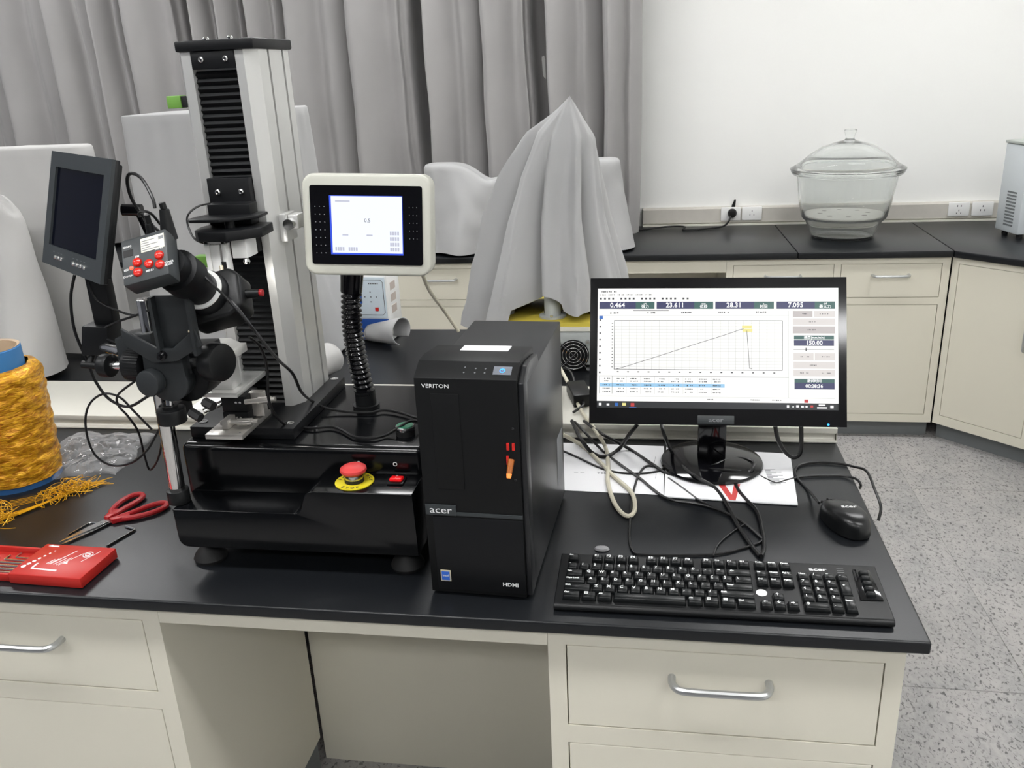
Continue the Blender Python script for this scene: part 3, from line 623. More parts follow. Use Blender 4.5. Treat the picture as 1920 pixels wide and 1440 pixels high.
# column plate, column, bellows
m = W(tm); m.box(-.766, -.582, 1.24, 1.495, 1.0252, 1.045, bev=.0015); m.build('column_plate', black_s, tm)
for sx, sy in ((-.752, 1.262), (-.597, 1.48), (-.597, 1.262)):
    m = W(tm); m.lathe([(.0075, 1.0452), (.0075, 1.0462), (.0045, 1.0462), (.004, 1.0455), (0, 1.0455)], 20, Matrix.Translation((sx, sy, 0))); m.build('plate_screw', steel, tm)
m = W(tm); m.lathe([(.0045, 1.0252), (.004, 1.028), (.002, 1.0285), (0, 1.0285)], 16, Matrix.Translation((-.565, 1.29, 0))); m.build('cap_screw', steel, tm)
cs = [(-.73, 1.345), (-.726, 1.34), (-.71, 1.34), (-.71, 1.354), (-.637, 1.354), (-.637, 1.34), (-.623, 1.34), (-.608, 1.362), (-.608, 1.395), (-.616, 1.395), (-.616, 1.402), (-.608, 1.402), (-.608, 1.452), (-.616, 1.452), (-.616, 1.459), (-.608, 1.459), (-.608, 1.48), (-.73, 1.48), (-.73, 1.459), (-.722, 1.459), (-.722, 1.452), (-.73, 1.452)]
m = W(tm); m.prism(cs, 1.0452, 1.632); m.build('column_profile', alu, tm, ang=20)
zs = [1.052 + k * .0053 for k in range(105)]
vs, fs = [], []
for k, z in enumerate(zs):
    y = 1.345 if k % 2 else 1.3505
    vs += [(-.7092, y, z), (-.6378, y, z)]
    if k: fs.append([2 * k - 2, 2 * k - 1, 2 * k + 1, 2 * k])
m = W(tm); m._add(vs, fs); m.build('bellows', bellow, tm, ang=10)
m = W(tm); m.box(-.7092, -.6378, 1.3385, 1.353, 1.606, 1.6315, bev=.001); m.build('bellows_plate', black_s, tm)
m = W(tm); m.prism([(-.732, 1.335), (-.602, 1.333), (-.602, 1.486), (-.732, 1.486)], 1.6322, 1.648, bev=.003); m.build('column_cap', black_s, tm)
for bx, by, bz, d in ((-.692, 1.3385, 1.62, 0), (-.652, 1.3385, 1.62, 0), (-.692, 1.325, 1.42, 0), (-.652, 1.325, 1.42, 0), (-.648, 1.325, 1.338, 0), (-.69, 1.36, 1.648, 1), (-.65, 1.36, 1.648, 1)):
    m = W(tm)
    if d: m.lathe([(.005, 0), (.005, .003), (.003, .005), (0, .0055)], 16, Matrix.Translation((bx, by, bz)))
    else: m.lathe([(.0045, 0), (.0045, .0025), (.0028, .0038), (.0028, .002), (0, .002)], 16, Matrix.Translation((bx, by, bz)) @ Matrix.Rotation(rad(90), 4, 'X'))
    m.build('bolt', steel, tm)
m = W(tm); m.box(-.7092, -.6378, 1.325, 1.341, 1.322, 1.442, bev=.0015); m.build('carriage', black_s, tm)
m = W(tm); m.prism([(-.706, 1.256), (-.69, 1.236), (-.645, 1.236), (-.602, 1.272), (-.606, 1.3248), (-.7, 1.3248), (-.712, 1.29)], 1.356, 1.371, bev=.0015); m.build('lower_bracket', black_s, tm)
m = W(tm); m.prism([(-.718, 1.262), (-.708, 1.25), (-.66, 1.25), (-.61, 1.285), (-.612, 1.3248), (-.7, 1.3248), (-.715, 1.285)], 1.383, 1.388, bev=.001); m.build('upper_bracket', black_s, tm)
m = W(tm); m.box(-.7, -.628, 1.296, 1.3248, 1.3712, 1.405, bev=.002); m.build('bracket_web', black_s, tm)
m = W(tm); m.cyl((-.655, 1.275, 1.371), (-.655, 1.275, 1.383), .008); m.build('bracket_pin', black_s, tm)
# upper grip
m = W(tm)
m.box(-.692, -.684, 1.252, 1.268, 1.276, 1.3555, bev=.001); m.box(-.683, -.668, 1.253, 1.266, 1.284, 1.349, bev=.001); m.box(-.664, -.656, 1.252, 1.268, 1.28, 1.3555, bev=.001); m.box(-.692, -.656, 1.252, 1.268, 1.35, 1.3558)
m.build('upper_grip', mat('white_enamel', (235, 235, 233), .3), tm)
m = W(tm); m.box(-.667, -.659, 1.2515, 1.2525, 1.305, 1.322); m.build('grip_slot', rubber, tm)
m = W(tm); m.box(-.652, -.627, 1.262, 1.3, 1.325, 1.3558, bev=.001); m.build('grip_block', white_p, tm)
m = W(tm); m.lathe([(0, -.005), (.004, -.004), (.0055, 0), (.004, .004), (0, .005)], 16, Matrix.Translation((-.63, 1.263, 1.32))); m.build('grip_ball', steel, tm)
m = W(tm); m.cyl((-.682, 1.236, 1.272), (-.66, 1.252, 1.288), .0025, n=12); m.build('clamp_pin', brass, tm)
m = W(tm); m.cyl((-.662, 1.256, 1.283), (-.643, 1.256, 1.284), .0055, n=20); m.build('clamp_knob', alu2, tm)
# limit blocks left, clamp right
for z0 in (1.551, 1.293):
    m = W(tm); m.box(-.744, -.7305, 1.352, 1.368, z0, z0 + .017, bev=.0005); q = m.build('limit_magnet', rubber, tm)
    m = W(tm); m.box(-.768, -.7442, 1.35, 1.37, z0 - .001, z0 + .018, bev=.001); m.build('limit_block', green_b, tm)
m = W(tm); m.box(-.6075, -.596, 1.352, 1.394, 1.333, 1.378, bev=.001); m.box(-.596, -.578, 1.36, 1.39, 1.352, 1.376, bev=.003); m.build('rail_clamp', alu, tm)
m = W(tm); m.cyl((-.59, 1.36, 1.362), (-.59, 1.346, 1.362), .009, n=20); m.build('rail_clamp_knob', steel, tm)
m = W(tm); m.tube(CP['cell'], .0016); m.build('load_cell_lead', cable_m, tm)
# micro stage
ms = thing('micro_stage', 'silver micrometer stage with stacked plates on the machine base', 'stage', (-.68, 1.25, 1.0452))
m = W(ms); m.box(-.711, -.647, 1.19, 1.302, 1.0453, 1.0535, bev=.0008, M=Matrix.Identity(4)); sp = m.build('slide_plate', alu2, ms)
for hx, hy in ((-.703, 1.2), (-.655, 1.2), (-.703, 1.23), (-.655, 1.23)):
    m = W(ms); m.lathe([(.0018, 1.0536), (0, 1.0537)], 10, Matrix.Translation((hx, hy, 0))); m.build('screw_hole', kick_m, ms)
m = W(ms); m.box(-.702, -.658, 1.24, 1.29, 1.0537, 1.072, bev=.0008); m.box(-.702, -.658, 1.242, 1.288, 1.073, 1.099, bev=.0008); m.build('stage_body', black_s, ms)
for k, (sx, sz) in enumerate(((-.696, 1.063), (-.69, 1.063), (-.677, 1.063), (-.671, 1.063), (-.676, 1.089), (-.669, 1.089))):
    m = W(ms); m.lathe([(.0022, 0), (.0022, .001), (.0012, .001), (0, .0006)], 12, Matrix.Translation((sx, 1.24 if sz < 1.08 else 1.242, sz)) @ Matrix.Rotation(rad(90), 4, 'X')); m.build('stage_screw', steel, ms)
m = W(ms); m.box(-.662, -.638, 1.26, 1.275, 1.058, 1.1, bev=.001); m.build('micrometer_bracket', alu2, ms)
def micrometer(p0, p1):
    a, b = Vector(p0), Vector(p1); d = b - a
    q = W(ms); q.cyl(a, a + d * .45, .0042, n=18); q.cyl(a + d * .45, a + d * .85, .006, n=20); q.cyl(a + d * .85, b, .0038, n=16); q.build('micrometer', alu2, ms)
micrometer((-.655, 1.233, 1.094), (-.602, 1.233, 1.1)); micrometer((-.695, 1.218, 1.0625), (-.632, 1.222, 1.065))
m = W(ms); m.box(-.69, -.679, 1.21, 1.238, 1.0537, 1.07, bev=.001); m.build('micrometer_clamp', alu2, ms)
m = W(ms); m.cyl((-.7, 1.262, 1.085), (-.733, 1.235, 1.076), .005, n=18); m.build('lock_rod', steel, ms)
m = W(ms); m.box(-.73, -.669, 1.236, 1.358, 1.0995, 1.108, bev=.0008); m.build('top_plate', alu, ms)
m = W(ms); m.box(-.727, -.682, 1.25, 1.282, 1.1082, 1.164, bev=.0008); m.build('lower_grip_block', alu, ms)
m = W(ms); m.box(-.734, -.666, 1.244, 1.29, 1.1642, 1.178, bev=.001); m.prism([(-.73, 1.178), (-.716, 1.187), (-.69, 1.187), (-.672, 1.178)], 1.25, 1.285, XZ(0)); m.build('lower_grip_cap', alu, ms)

# ================================================================ control display on its neck
cp_ = thing('control_display', 'ivory rounded control display on a black corrugated neck', 'display', (-.507, 1.392, 1.0253))
m = W(cp_); m.cyl((-.507, 1.392, 1.0253), (-.507, 1.392, 1.031), .024, n=28); m.cyl((-.507, 1.392, 1.031), (-.507, 1.392, 1.058), .0185, .018, n=28); m.build('neck_socket', black_p, cp_)
npts = catmull([(-.507, 1.392, 1.05), (-.512, 1.39, 1.1), (-.516, 1.39, 1.15), (-.515, 1.39, 1.2), (-.509, 1.39, 1.25)], 6)
m = W(cp_); rings = []
for k in range(len(npts) - 1):
    a, b = npts[k], npts[k + 1]
    for tt in (0, .25, .5, .75): rings.append((a.lerp(b, tt), .0182 if tt in (.25, .5) else .0146))
vs = [(p.x + r * math.cos(j * .2618), p.y + r * math.sin(j * .2618), p.z) for p, r in rings for j in range(24)]
m._add(vs, [[k * 24 + j, k * 24 + (j + 1) % 24, (k + 1) * 24 + (j + 1) % 24, (k + 1) * 24 + j] for k in range(len(rings) - 1) for j in range(24)]); m.build('corrugated_neck', black_gp, cp_, ang=60)
m = W(cp_); m.cyl((-.511, 1.39, 1.238), (-.504, 1.393, 1.29), .0185, .0205, n=28); m.build('neck_top', black_gp, cp_)
PR = Euler((rad(-6), rad(2.8), rad(5)), 'XYZ')
def rr2(w, h, r, n=6):
    o = []
    for cx, cy, a in ((w - r, h - r, 0), (-w + r, h - r, 90), (-w + r, -h + r, 180), (w - r, -h + r, 270)):
        o += [(cx + r * math.cos(rad(a + 90 * k / n)), cy + r * math.sin(rad(a + 90 * k / n))) for k in range(n + 1)]
    return o
pl_ = Vector((-.461, 1.36, 1.356)) - cp_.location
m = MB(); m.prism(rr2(.1055, .082, .02), -.0, .05, XZ(0), bev=.005, seg=3)
m.prism(rr2(.1, .076, .02), .05, .072, XZ(0), bev=.008, seg=3); case = m.build('display_case', panelw, cp_, pl_, PR)
m = MB(); m.prism(rr2(.092, .0635, .004), -.0022, -.0003, XZ(0)); m.build('black_fascia', black_gp, cp_, pl_, PR)
m = MB(); m.rect(-.06, .06, -.0475, .0475, -.0028); m.mi = 1; m.rect(-.057, .059, -.0445, .0465, -.0031); ls = m.build('lit_screen', [lcd_b, lcd_w], cp_, pl_, PR)
text('reading', '0.5', .009, sc_line, ls, (.002, -.0034, .008))
m = MB()
for bx, bz in ((-.045, -.038), (-.023, -.038), (.046, -.012), (.046, -.021), (.046, -.03), (.046, -.038)):
    for k in range(4): m.rect(bx - .0075 + k * .004, bx - .0045 + k * .004, bz - .003, bz + .003, -.0035)
m.rect(-.05, -.026, .0375, .0395, -.0035); m.rect(-.04, -.03, -.0165, -.0145, -.0035); m.rect(0, .01, -.0165, -.0145, -.0035)
m.build('screen_print', lcd_g, ls)['kind'] = 'stuff'
m = MB()
for rx_ in range(3):
    for rz in range(7): m.rect(-.0845 + rx_ * .0075, -.083 + rx_ * .0075, .029 - rz * .0125, .0303 - rz * .0125, -.0026)
    for rz in range(5): m.rect(.0705 + rx_ * .006, .0715 + rx_ * .006, .029 - rz * .0125, .0303 - rz * .0125, -.0026)
m.build('key_marks', grey_ink, cp_, pl_, PR)

# ================================================================ camera stand on the machine step
st = thing('camera_stand', 'chrome pole stand with black focusing head and round knobs', 'stand', (-.766, 1.172, .9405))
m = W(st); m.cyl((-.766, 1.172, .9406), (-.766, 1.172, .963), .0178, n=28, bev=.001); m.build('pole_collar', black_p, st)
m = W(st); m.cyl((-.766, 1.172, .963), (-.758, 1.172, 1.284), .0125, n=32, bev=.001); m.build('chrome_pole', chrome, st)
sh = [(-.752, 1.213), (-.69, 1.216)] + [(-.688, 1.175)] + arc(-.719, 1.168, .034, 0, -180, 10) + [(-.754, 1.19)]
m = W(st); m.prism(sh, 1.128, 1.152, XZ(0), bev=.002); m.build('head_block', dark_m, st)
m = W(st); m.prism([(-.745, 1.21), (-.665, 1.212), (-.662, 1.16)] + arc(-.705, 1.165, .04, -10, -170, 10), 1.152, 1.205, XZ(0), bev=.003); m.build('head_body', black_s, st)
m = W(st); m.cyl((-.739, 1.129, 1.168), (-.742, 1.11, 1.169), .0205, n=36, bev=.003); m.build('head_cap', dark_m, st)
m = W(st); m.cyl((-.7, 1.16, 1.188), (-.662, 1.154, 1.19), .011, n=24); m.build('knob_shaft', steel, st)
m = W(st); m.cyl((-.66, 1.155, 1.19), (-.634, 1.147, 1.191), .03, .029, n=40, bev=.004); m.build('focus_knob', black_p, st)
m = W(st)
m.cyl((-.788, 1.15, 1.187), (-.757, 1.146, 1.187), .026, n=36, bev=.001)
for k in range(36): m.cyl((-.785, 1.15 + .026 * math.cos(k * .1745), 1.187 + .026 * math.sin(k * .1745)), (-.76, 1.146 + .026 * math.cos(k * .1745), 1.187 + .026 * math.sin(k * .1745)), .0011, n=5)
m.build('knurled_ring', black_p, st)
m = W(st); m.prism([(-.806, 1.228), (-.745, 1.236), (-.745, 1.175), (-.79, 1.168), (-.806, 1.19)], 1.148, 1.196, XZ(0), bev=.002); m.build('side_arm', dark_m, st)
m = W(st); m.cyl((-.838, 1.152, 1.184), (-.82, 1.15, 1.184), .0185, n=30, bev=.003); m.build('lock_knob', black_p, st)
m = W(st); m.cyl((-.82, 1.15, 1.184), (-.8, 1.15, 1.185), .0065, n=16); m.build('lock_shaft', steel, st)
m = W(st); m.cyl((-.878, 1.205, 1.2), (-.79, 1.165, 1.199), .0095, n=24, bev=.001); m.build('cross_bar', chrome, st)
m = W(st); m.cyl((-.727, 1.135, 1.098), (-.727, 1.135, 1.121), .0218, n=32, bev=.002); m.cyl((-.727, 1.135, 1.121), (-.727, 1.135, 1.126), .012); m.build('tension_wheel', black_p, st)
m = W(st); m.cyl((-.727, 1.135, 1.126), (-.727, 1.138, 1.142), .006, n=16); m.build('tension_stud', steel, st)
m = W(st); m.box(-.752, -.722, 1.142, 1.19, 1.096, 1.122, bev=.002); m.build('pole_clamp', black_s, st)
for a, b in (((-.665, 1.128, 1.135), (-.648, 1.122, 1.13)), ((-.69, 1.128, 1.118), (-.672, 1.122, 1.111))):
    m = W(st); m.cyl(a, b, .0075, n=6); m.build('hex_lug', rubber, st)
m = W(st); m.prism([(-.772, 1.252), (-.72, 1.222), (-.695, 1.222), (-.655, 1.252), (-.648, 1.226), (-.69, 1.203), (-.73, 1.2), (-.772, 1.228)], 1.118, 1.124, XZ(0), bev=.001); m.build('v_bracket', dark_m, st)
m = W(st); m.box(-.717, -.655, 1.126, 1.131, 1.212, 1.3, bev=.0008); m.box(-.717, -.712, 1.114, 1.127, 1.212, 1.3); m.box(-.66, -.655, 1.114, 1.127, 1.212, 1.3); m.build('rack_channel', dark_m, st)
m = W(st); m.lathe([(.007, 0), (.007, .006), (.004, .008), (.003, .013), (0, .013)], 8, Matrix.Translation((-.711, 1.1175, 1.2125)) @ Matrix.Rotation(rad(90), 4, 'X')); m.build('bracket_screw', black_gp, st)

# ---------------------------------------------------------------- inspection camera
FC = Vector((-.671, 1.059, 1.372))
ic = thing('inspection_camera', 'black box camera with red buttons on a dark lens tube', 'camera', FC, Euler((rad(52), rad(-13), rad(8)), 'XYZ'))
OX = Matrix.Translation((.014, -.002, 0))      # the lens tube sits off the middle of the box
MB().box(-.0355, .031, -.036, .0335, -.03, 0, bev=.003).build('camera_body', graph, ic)
box('card_slot', rubber, (-.032, -.018, .006, .016, -.001, .0004), ic)
lb = box('rating_label', mat('cream_label', (226, 224, 206), .5), (-.006, .028, .006, .027, -.001, .0004), ic)
m = MB()
for k, L_ in enumerate((.02, .011, .024, .013, .026)): m.box(-.005, -.005 + L_, .022 - k * .0035, .0232 - k * .0035, .0003, .0006)
m.box(.02, .027, .019, .024, .0003, .0006); m.build('label_print', grey_ink, lb)
for bx, by in ((-.0125, -.0065), (-.0125, -.0215), (.004, -.0135), (.0195, -.005), (.0195, -.019)):
    MB().lathe([(.0064, 0), (.0064, .0015), (.0055, .0032), (.003, .0043), (0, .0046)], 20, Matrix.Translation((bx, by, 0))).build('red_button', red_btn, ic)
MB().lathe([(.003, 0), (.0025, .0015), (0, .002)], 12, Matrix.Translation((-.0215, -.0125, 0))).build('red_lamp', led_r, ic)
for tx, ty, s_ in ((-.026, .021, 'SD&PC'), (-.0125, .0025, 'SIM'), (.0195, .0055, 'MENU'), (-.029, -.0135, 'LED'), (-.027, -.0235, 'DOWN'), (.004, -.0235, 'MENU'), (.0315, -.019, 'POWER'), (.0315, -.0225, 'MODE')):
    text('button_lettering', s_, .0042, white_ink, ic, (tx, ty, .0002), (0, 0, 0), bold=.00005)
MB().lathe([(.0001, -.03), (.024, -.03), (.024, -.05), (.031, -.051), (.031, -.082), (.0255, -.084), (.0255, -.118), (.0001, -.118)], 40, OX).build('lens_tube', black_s, ic)
MB().lathe([(.0255, -.118), (.031, -.118), (.031, -.1215), (.0255, -.1215)], 44, OX).build('white_ring', mat('white_enamel', (235, 235, 233), .3), ic)
MB().lathe([(.0001, -.1215), (.03, -.1215), (.034, -.128), (.034, -.14), (.0001, -.14)], 40, OX).build('ring_hood', black_s, ic)
m = MB(); m.M = OX; m.prism([(-.045, -.03), (-.03, -.042), (.03, -.042), (.05, -.03), (.05, .022), (.036, .036), (-.036, .036), (-.045, .025)], -.185, -.138, bev=.006, seg=3); m.build('lamp_housing', black_p, ic)
MB().cyl((.064, -.006, -.162), (.084, -.01, -.162), .0075, .0055, n=20).build('lamp_knob', black_p, ic)
MB().cyl((.084, -.01, -.162), (.0895, -.011, -.162), .0055, n=18, bev=.001).build('red_tip', red_grip, ic)
MB().cyl((.034, .034, -.15), (.034, .045, -.15), .0028, n=12).build('lamp_screw', brass, ic)
MB().cyl((-.016, -.03, -.13), (-.016, -.06, -.13), .0022, n=12).build('side_pin', brass, ic)
MB().cyl((.013, 0, -.1855), (.013, 0, -.1875), .016, n=28).build('lamp_lens', scr('lamp_lens_glow', (255, 252, 245), 45), ic)
# plugs and leads on the camera
m = W(ic); m.cyl((-.658, 1.102, 1.386), (-.658, 1.102, 1.427), .0115, .0065, n=20); m.cyl((-.658, 1.102, 1.427), (-.659, 1.101, 1.436), .0045, n=14); m.build('video_plug', black_p, ic)
m = W(ic); m.cyl((-.684, 1.102, 1.386), (-.684, 1.102, 1.408), .0065, .0055, n=16); m.cyl((-.684, 1.102, 1.408), (-.684, 1.1, 1.42), .004, n=12); m.build('power_plug', black_p, ic)
for key, nm, lab in (('camTop', 'camera_lead', 'thick black lead looping above the box camera'), ('camTop2', 'camera_lead', 'thin black lead bending over the box camera plug'), ('rightCam', 'camera_lead', 'black lead running from the box camera past the lamp housing'),
                     ('lcdA', 'screen_lead', 'black lead hanging from the small screen before the cream trunking'), ('lcdB', 'screen_lead', 'black lead drooping behind the small screen post'),
                     ('armloop', 'screen_lead', 'black lead curling around the small screen clamp'), ('loopL', 'stand_lead', 'thin black lead dangling to the bench beside the chrome pole'), ('loopL2', 'stand_lead', 'round black cable loop hanging left of the chrome pole'),
                     ('m1', 'machine_lead', 'black lead crossing the column foot towards the computer tower'), ('m2', 'machine_lead', 'black lead winding over the machine base to the green button')):
    tag(MB().tube(CP[key], .0024 if key in ('camTop', 'm1', 'm2', 'lcdA') else .0019, 8, 6).build(nm, cable_m), lab, 'cable')

# ---------------------------------------------------------------- small screen on its post
ss = thing('small_screen', 'small dark grey display tilted on a black post left of the column', 'screen', (-.858, 1.2, 1.187))
m = W(ss); m.prism([(-.898, 1.187), (-.848, 1.187), (-.842, 1.234), (-.886, 1.236)], 1.188, 1.228, XZ(0), bev=.002); m.build('clamp_block', black_s, ss)
m = W(ss); m.cyl((-.885, 1.2, 1.187), (-.888, 1.19, 1.172), .005); m.cyl((-.9, 1.19, 1.172), (-.876, 1.19, 1.17), .006); m.build('clamp_screw', black_p, ss)
m = W(ss); m.box(-.872, -.838, 1.2, 1.222, 1.2345, 1.36, bev=.003, M=Matrix.Identity(4)); m.build('post', black_s, ss)
SR = Euler((rad(-16.5), rad(1.2), rad(-36)), 'XYZ'); sl = Vector((-.845, 1.18, 1.411)) - ss.location
m = MB(); m.box(-.117, .117, .001, .008, -.087, .087, bev=.002); m.box(-.112, .112, .008, .014, -.08, .082, bev=.003); m.build('back_shell', black_p, ss, sl, SR)
m = MB()
for a in ((-.117, .117, .064, .087), (-.117, .117, -.087, -.056), (-.117, -.094, -.056, .064), (.094, .117, -.056, .064)): m.box(a[0], a[1], -.004, .0012, a[2], a[3])
m.build('bezel', graph, ss, sl, SR)
m = MB(); m.rect(-.0938, .0938, -.0558, .0638, -.0004); sg = m.build('dark_glass', lcd_dark, ss, sl, SR)
for k, bx in enumerate((-.062, -.05, -.038, .012, .026, .04, .054)):
    MB().lathe([(.0036, 0), (.003, .002), (0, .003)], 14, Matrix.Translation((bx, -.004, -.072)) @ Matrix.Rotation(rad(90), 4, 'X')).build('silver_button', steel, ss, sl, SR)
m = MB()
for bx in (-.07, -.05, -.038, .012, .026, .04, .054): m.rect(bx - .003, bx + .003, -.065, -.064, -.0042)
m.build('button_print', grey_ink, ss, sl, SR)
m = W(ss); m.cyl((-.79, 1.21, 1.412), (-.762, 1.215, 1.41), .009, n=18); m.cyl((-.768, 1.215, 1.408), (-.755, 1.225, 1.345), .006, n=14); m.build('tilt_lever', black_gp, ss)

# ================================================================ computer tower
YZ = Matrix(((0, 0, 1, 0), (1, 0, 0, 0), (0, 1, 0, 0), (0, 0, 0, 1)))               # poly in (y, z), extruded along +x
ct = thing('computer_tower', 'black desktop computer tower beside the testing machine', 'computer', (-.331, 1.114, T), (0, 0, rad(-2.8)))
box('steel_case', tower_m, (.001, .1555, .03, .345, .008, .342), ct, bev=.0015)
m = MB(); m.prism([(.0, .006), (.0, .357), (.03, .373), (.055, .3745), (.125, .366), (.133, .345), (.133, .3425), (.032, .3425), (.032, .006)], -.0015, .1475, YZ, bev=.0015); m.build('front_bezel', bezel_m, ct)
m = MB(); m.prism([(.0045, .008), (.0045, .35), (.034, .366), (.06, .366), (.115, .358), (.124, .3425), (.032, .3425), (.032, .008)], .1478, .1562, YZ, bev=.001); m.build('bezel_edge', tower_m, ct)
m = MB(); m.box(.022, .063, -.0012, .001, .184, .334, bev=.0008); m.build('drive_cover', bezel_m, ct)
m = MB(); m.box(.01, .147, -.0008, .001, .012, .138, bev=.0006); m.build('lower_panel', black_s, ct)
m = MB(); m.box(.047, .1475, -.0014, .001, .1405, .1465, bev=.0005); m.build('trim_strip', graph, ct)
bg = box('brand_badge', graph, (.0, .047, -.0022, .0005, .1405, .1575), ct, bev=.0004)
text('badge_lettering', 'acer', .016, white_ink, bg, (.0235, -.0025, .1492), sx=1.25)
text('model_lettering', 'VERITON', .0085, white_ink, ct, (.0095, -.0004, .345), ax='LEFT', sx=1.15)
text('port_lettering', 'HDMI', .009, white_ink, ct, (.124, -.0012, .0275), sx=1.1, bold=.0002)
stk = box('processor_sticker', mat('sticker_gold', (190, 180, 150), .35), (.015, .031, -.0016, -.0007, .0265, .0455), ct)
box('sticker_face', mat('sticker_blue', (46, 96, 190), .35), (.0168, .0292, -.0021, -.0015, .0285, .0435), stk); text('sticker_print', 'intel', .0055, white_ink, stk, (.023, -.0024, .0365))
sl_ = Matrix.Translation((0, .0, .357)) @ Matrix.Rotation(rad(28), 4, 'X')
m = MB(); m.M = sl_; m.box(.112, .138, .009, .0245, .0, .0008, bev=.0002); pb = m.build('power_button', mat('grey_button', (110, 114, 122), .35), ct)
m = MB(); m.M = sl_; m.tube([(.125 + .0034 * math.cos(rad(a)), .0165 + .0034 * math.sin(rad(a)), .001) for a in range(120, 421, 30)], .0006, 6, 2); m.cyl((.125, .0172, .001), (.125, .0208, .001), .0006, n=6); m.build('power_symbol', led_b, pb)
m = MB(); m.M = sl_
for ix, iy in ((.07, .022), (.07, .012), (.086, .02), (.086, .012), (.1, .02), (.1, .012)): m.lathe([(.0013, .0003), (0, .0006)], 8, Matrix.Translation((ix, iy, 0)))
m.build('indicator_dots', kick_m, ct)
lab = box('paper_label', paper, (.045, .118, .068, .098, .3725, .3738), ct); lab.rotation_euler = (rad(-2.6), 0, 0); lab.location = (0, 0, .0005)
for k in range(2): box('usb_port', red_p, (.1285 + k * .008, .1325 + k * .008, -.0012, .001, .251, .262), ct)
box('audio_port', red_p, (.1275, .131, -.0012, .001, .228, .242), ct)
m = MB(); m.cyl((.1345, -.0003, .236), (.1335, -.014, .22), .0048, .004, n=16); dg = m.build('usb_dongle', mat('orange_plastic', (160, 88, 30), .3), ct)
m = MB(); m.cyl((.1335, -.014, .22), (.1333, -.0175, .2155), .004, .003, n=16); m.build('dongle_tip', led_o, dg)
for ax_, az in ((.139, .284), (.139, .204)): MB().lathe([(.0022, 0), (.0016, .0008), (0, .0006)], 12, Matrix.Translation((ax_, -.0002, az)) @ Matrix.Rotation(rad(90), 4, 'X')).build('jack', rubber, ct)
m = MB(); m.box(.1556, .1559, .27, .325, .06, .15); m.build('side_label', grey_ink, ct)
for fx in (.02, .135):
    for fy in (.04, .31): MB().cyl((fx, fy, 0), (fx, fy, .0085), .01).build('foot', rubber, ct)

# ================================================================ monitor
mo = thing('monitor', 'black desktop monitor on a round glossy foot showing a force curve', 'monitor', (.119, 1.603, T))
MB().lathe([(.0, .0005), (.098, .0005), (.1, .003), (.098, .007), (.085, .0115), (.05, .016), (.0, .018)], 64).build('round_foot', black_gp, mo)
m = MB(); m.box(-.028, .026, -.012, .014, .012, .2, bev=.003); m.build('neck', black_gp, mo)
MR = Euler((rad(-23), rad(.8), rad(2.2)), 'XYZ'); ml = Vector((.117, 1.563, 1.072)) - mo.location
m = MB()
for a in ((-.2325, .2325, .1175, .137), (-.2325, .2325, -.137, -.1065), (-.2325, -.2185, -.1065, .1175), (.2185, .2325, -.1065, .1175)): m.box(a[0], a[1], -.003, .012, a[2], a[3])
m.build('bezel', black_gp, mo, ml, MR)
m = MB(); m.box(-.2325, .2325, .012, .026, -.137, .137, bev=.003); m.box(-.15, .15, .026, .042, -.09, .09, bev=.01); m.build('back_shell', black_p, mo, ml, MR)
m = MB(); m.rect(-.2185, .2185, -.1065, .1175, .0); sc = m.build('screen', sc_white, mo, ml, MR)
def sx_(x): return -.2185 + (x - 1120) / 451 * .437
def sz_(y): return .1175 - (y - 543.5) / 236.5 * .224
def rects(name, col, rs, lay=1):
    if len(rs) <= 12:
        for x0, y0, x1, y1 in rs: MB().rect(sx_(x0), sx_(x1), sz_(y1), sz_(y0), -.0004 * lay).build(name, col, sc)
        return
    m = MB()
    for x0, y0, x1, y1 in rs: m.rect(sx_(x0), sx_(x1), sz_(y1), sz_(y0), -.0004 * lay)
    m.build(name, col, sc)['kind'] = 'stuff'
rects('reading_bar', sc_navy, [(1123, 570, 1193, 584), (1233, 570, 1304, 584), (1344, 570, 1416, 584), (1458, 570, 1528, 584), (1490, 645, 1563, 656), (1491, 727.5, 1564, 740)])
rects('unit_bar', sc_teal, [(1193, 570, 1229, 584), (1304, 570, 1340, 584), (1416, 570, 1453, 584), (1528, 570, 1565, 584), (1490, 636, 1563, 643.5), (1491, 720, 1564, 727.5)])
for x, y, s_, z in ((1158, 577, '0.464', .0125), (1268, 577, '23.611', .0125), (1379, 577, '28.31', .0125), (1493, 577, '7.095', .0125), (1527, 650.5, '150.00', .011), (1527, 734, '00:28:36', .009)):
    text('reading', s_, z, sc_text, sc, (sx_(x), -.0008, sz_(y)), bold=.0002)
for x, y, s_, z in ((1211, 574, 'cN', .005), (1211, 580, '强力', .0072), (1322, 574, 'mm', .005), (1322, 580, '位移', .0072), (1434, 574, 's', .005), (1434, 580, '时间', .0072), (1547, 574, 'cN', .005), (1547, 580, '最大力', .0072), (1527, 640, '速度(mm/min)', .0062), (1527, 724, '测试时间', .0064)):
    text('unit_lettering', s_, z, sc_text, sc, (sx_(x), -.0008, sz_(y)), bold=.0001)
rects('task_bar', sc_bar, [(1120, 767, 1571, 780)])
rects('light_button', sc_off, [(1527, 588, 1565, 600), (1488, 603, 1565, 616), (1489, 670, 1526, 684), (1528, 670, 1565, 684), (1489, 687, 1565, 700), (1489, 702, 1565, 715)])
rects('grey_button', sc_grey, [(1488, 588, 1524, 600), (1488, 618, 1565, 632)])
rects('selected_row', sc_row, [(1125, 731.5, 1362, 738.5)])
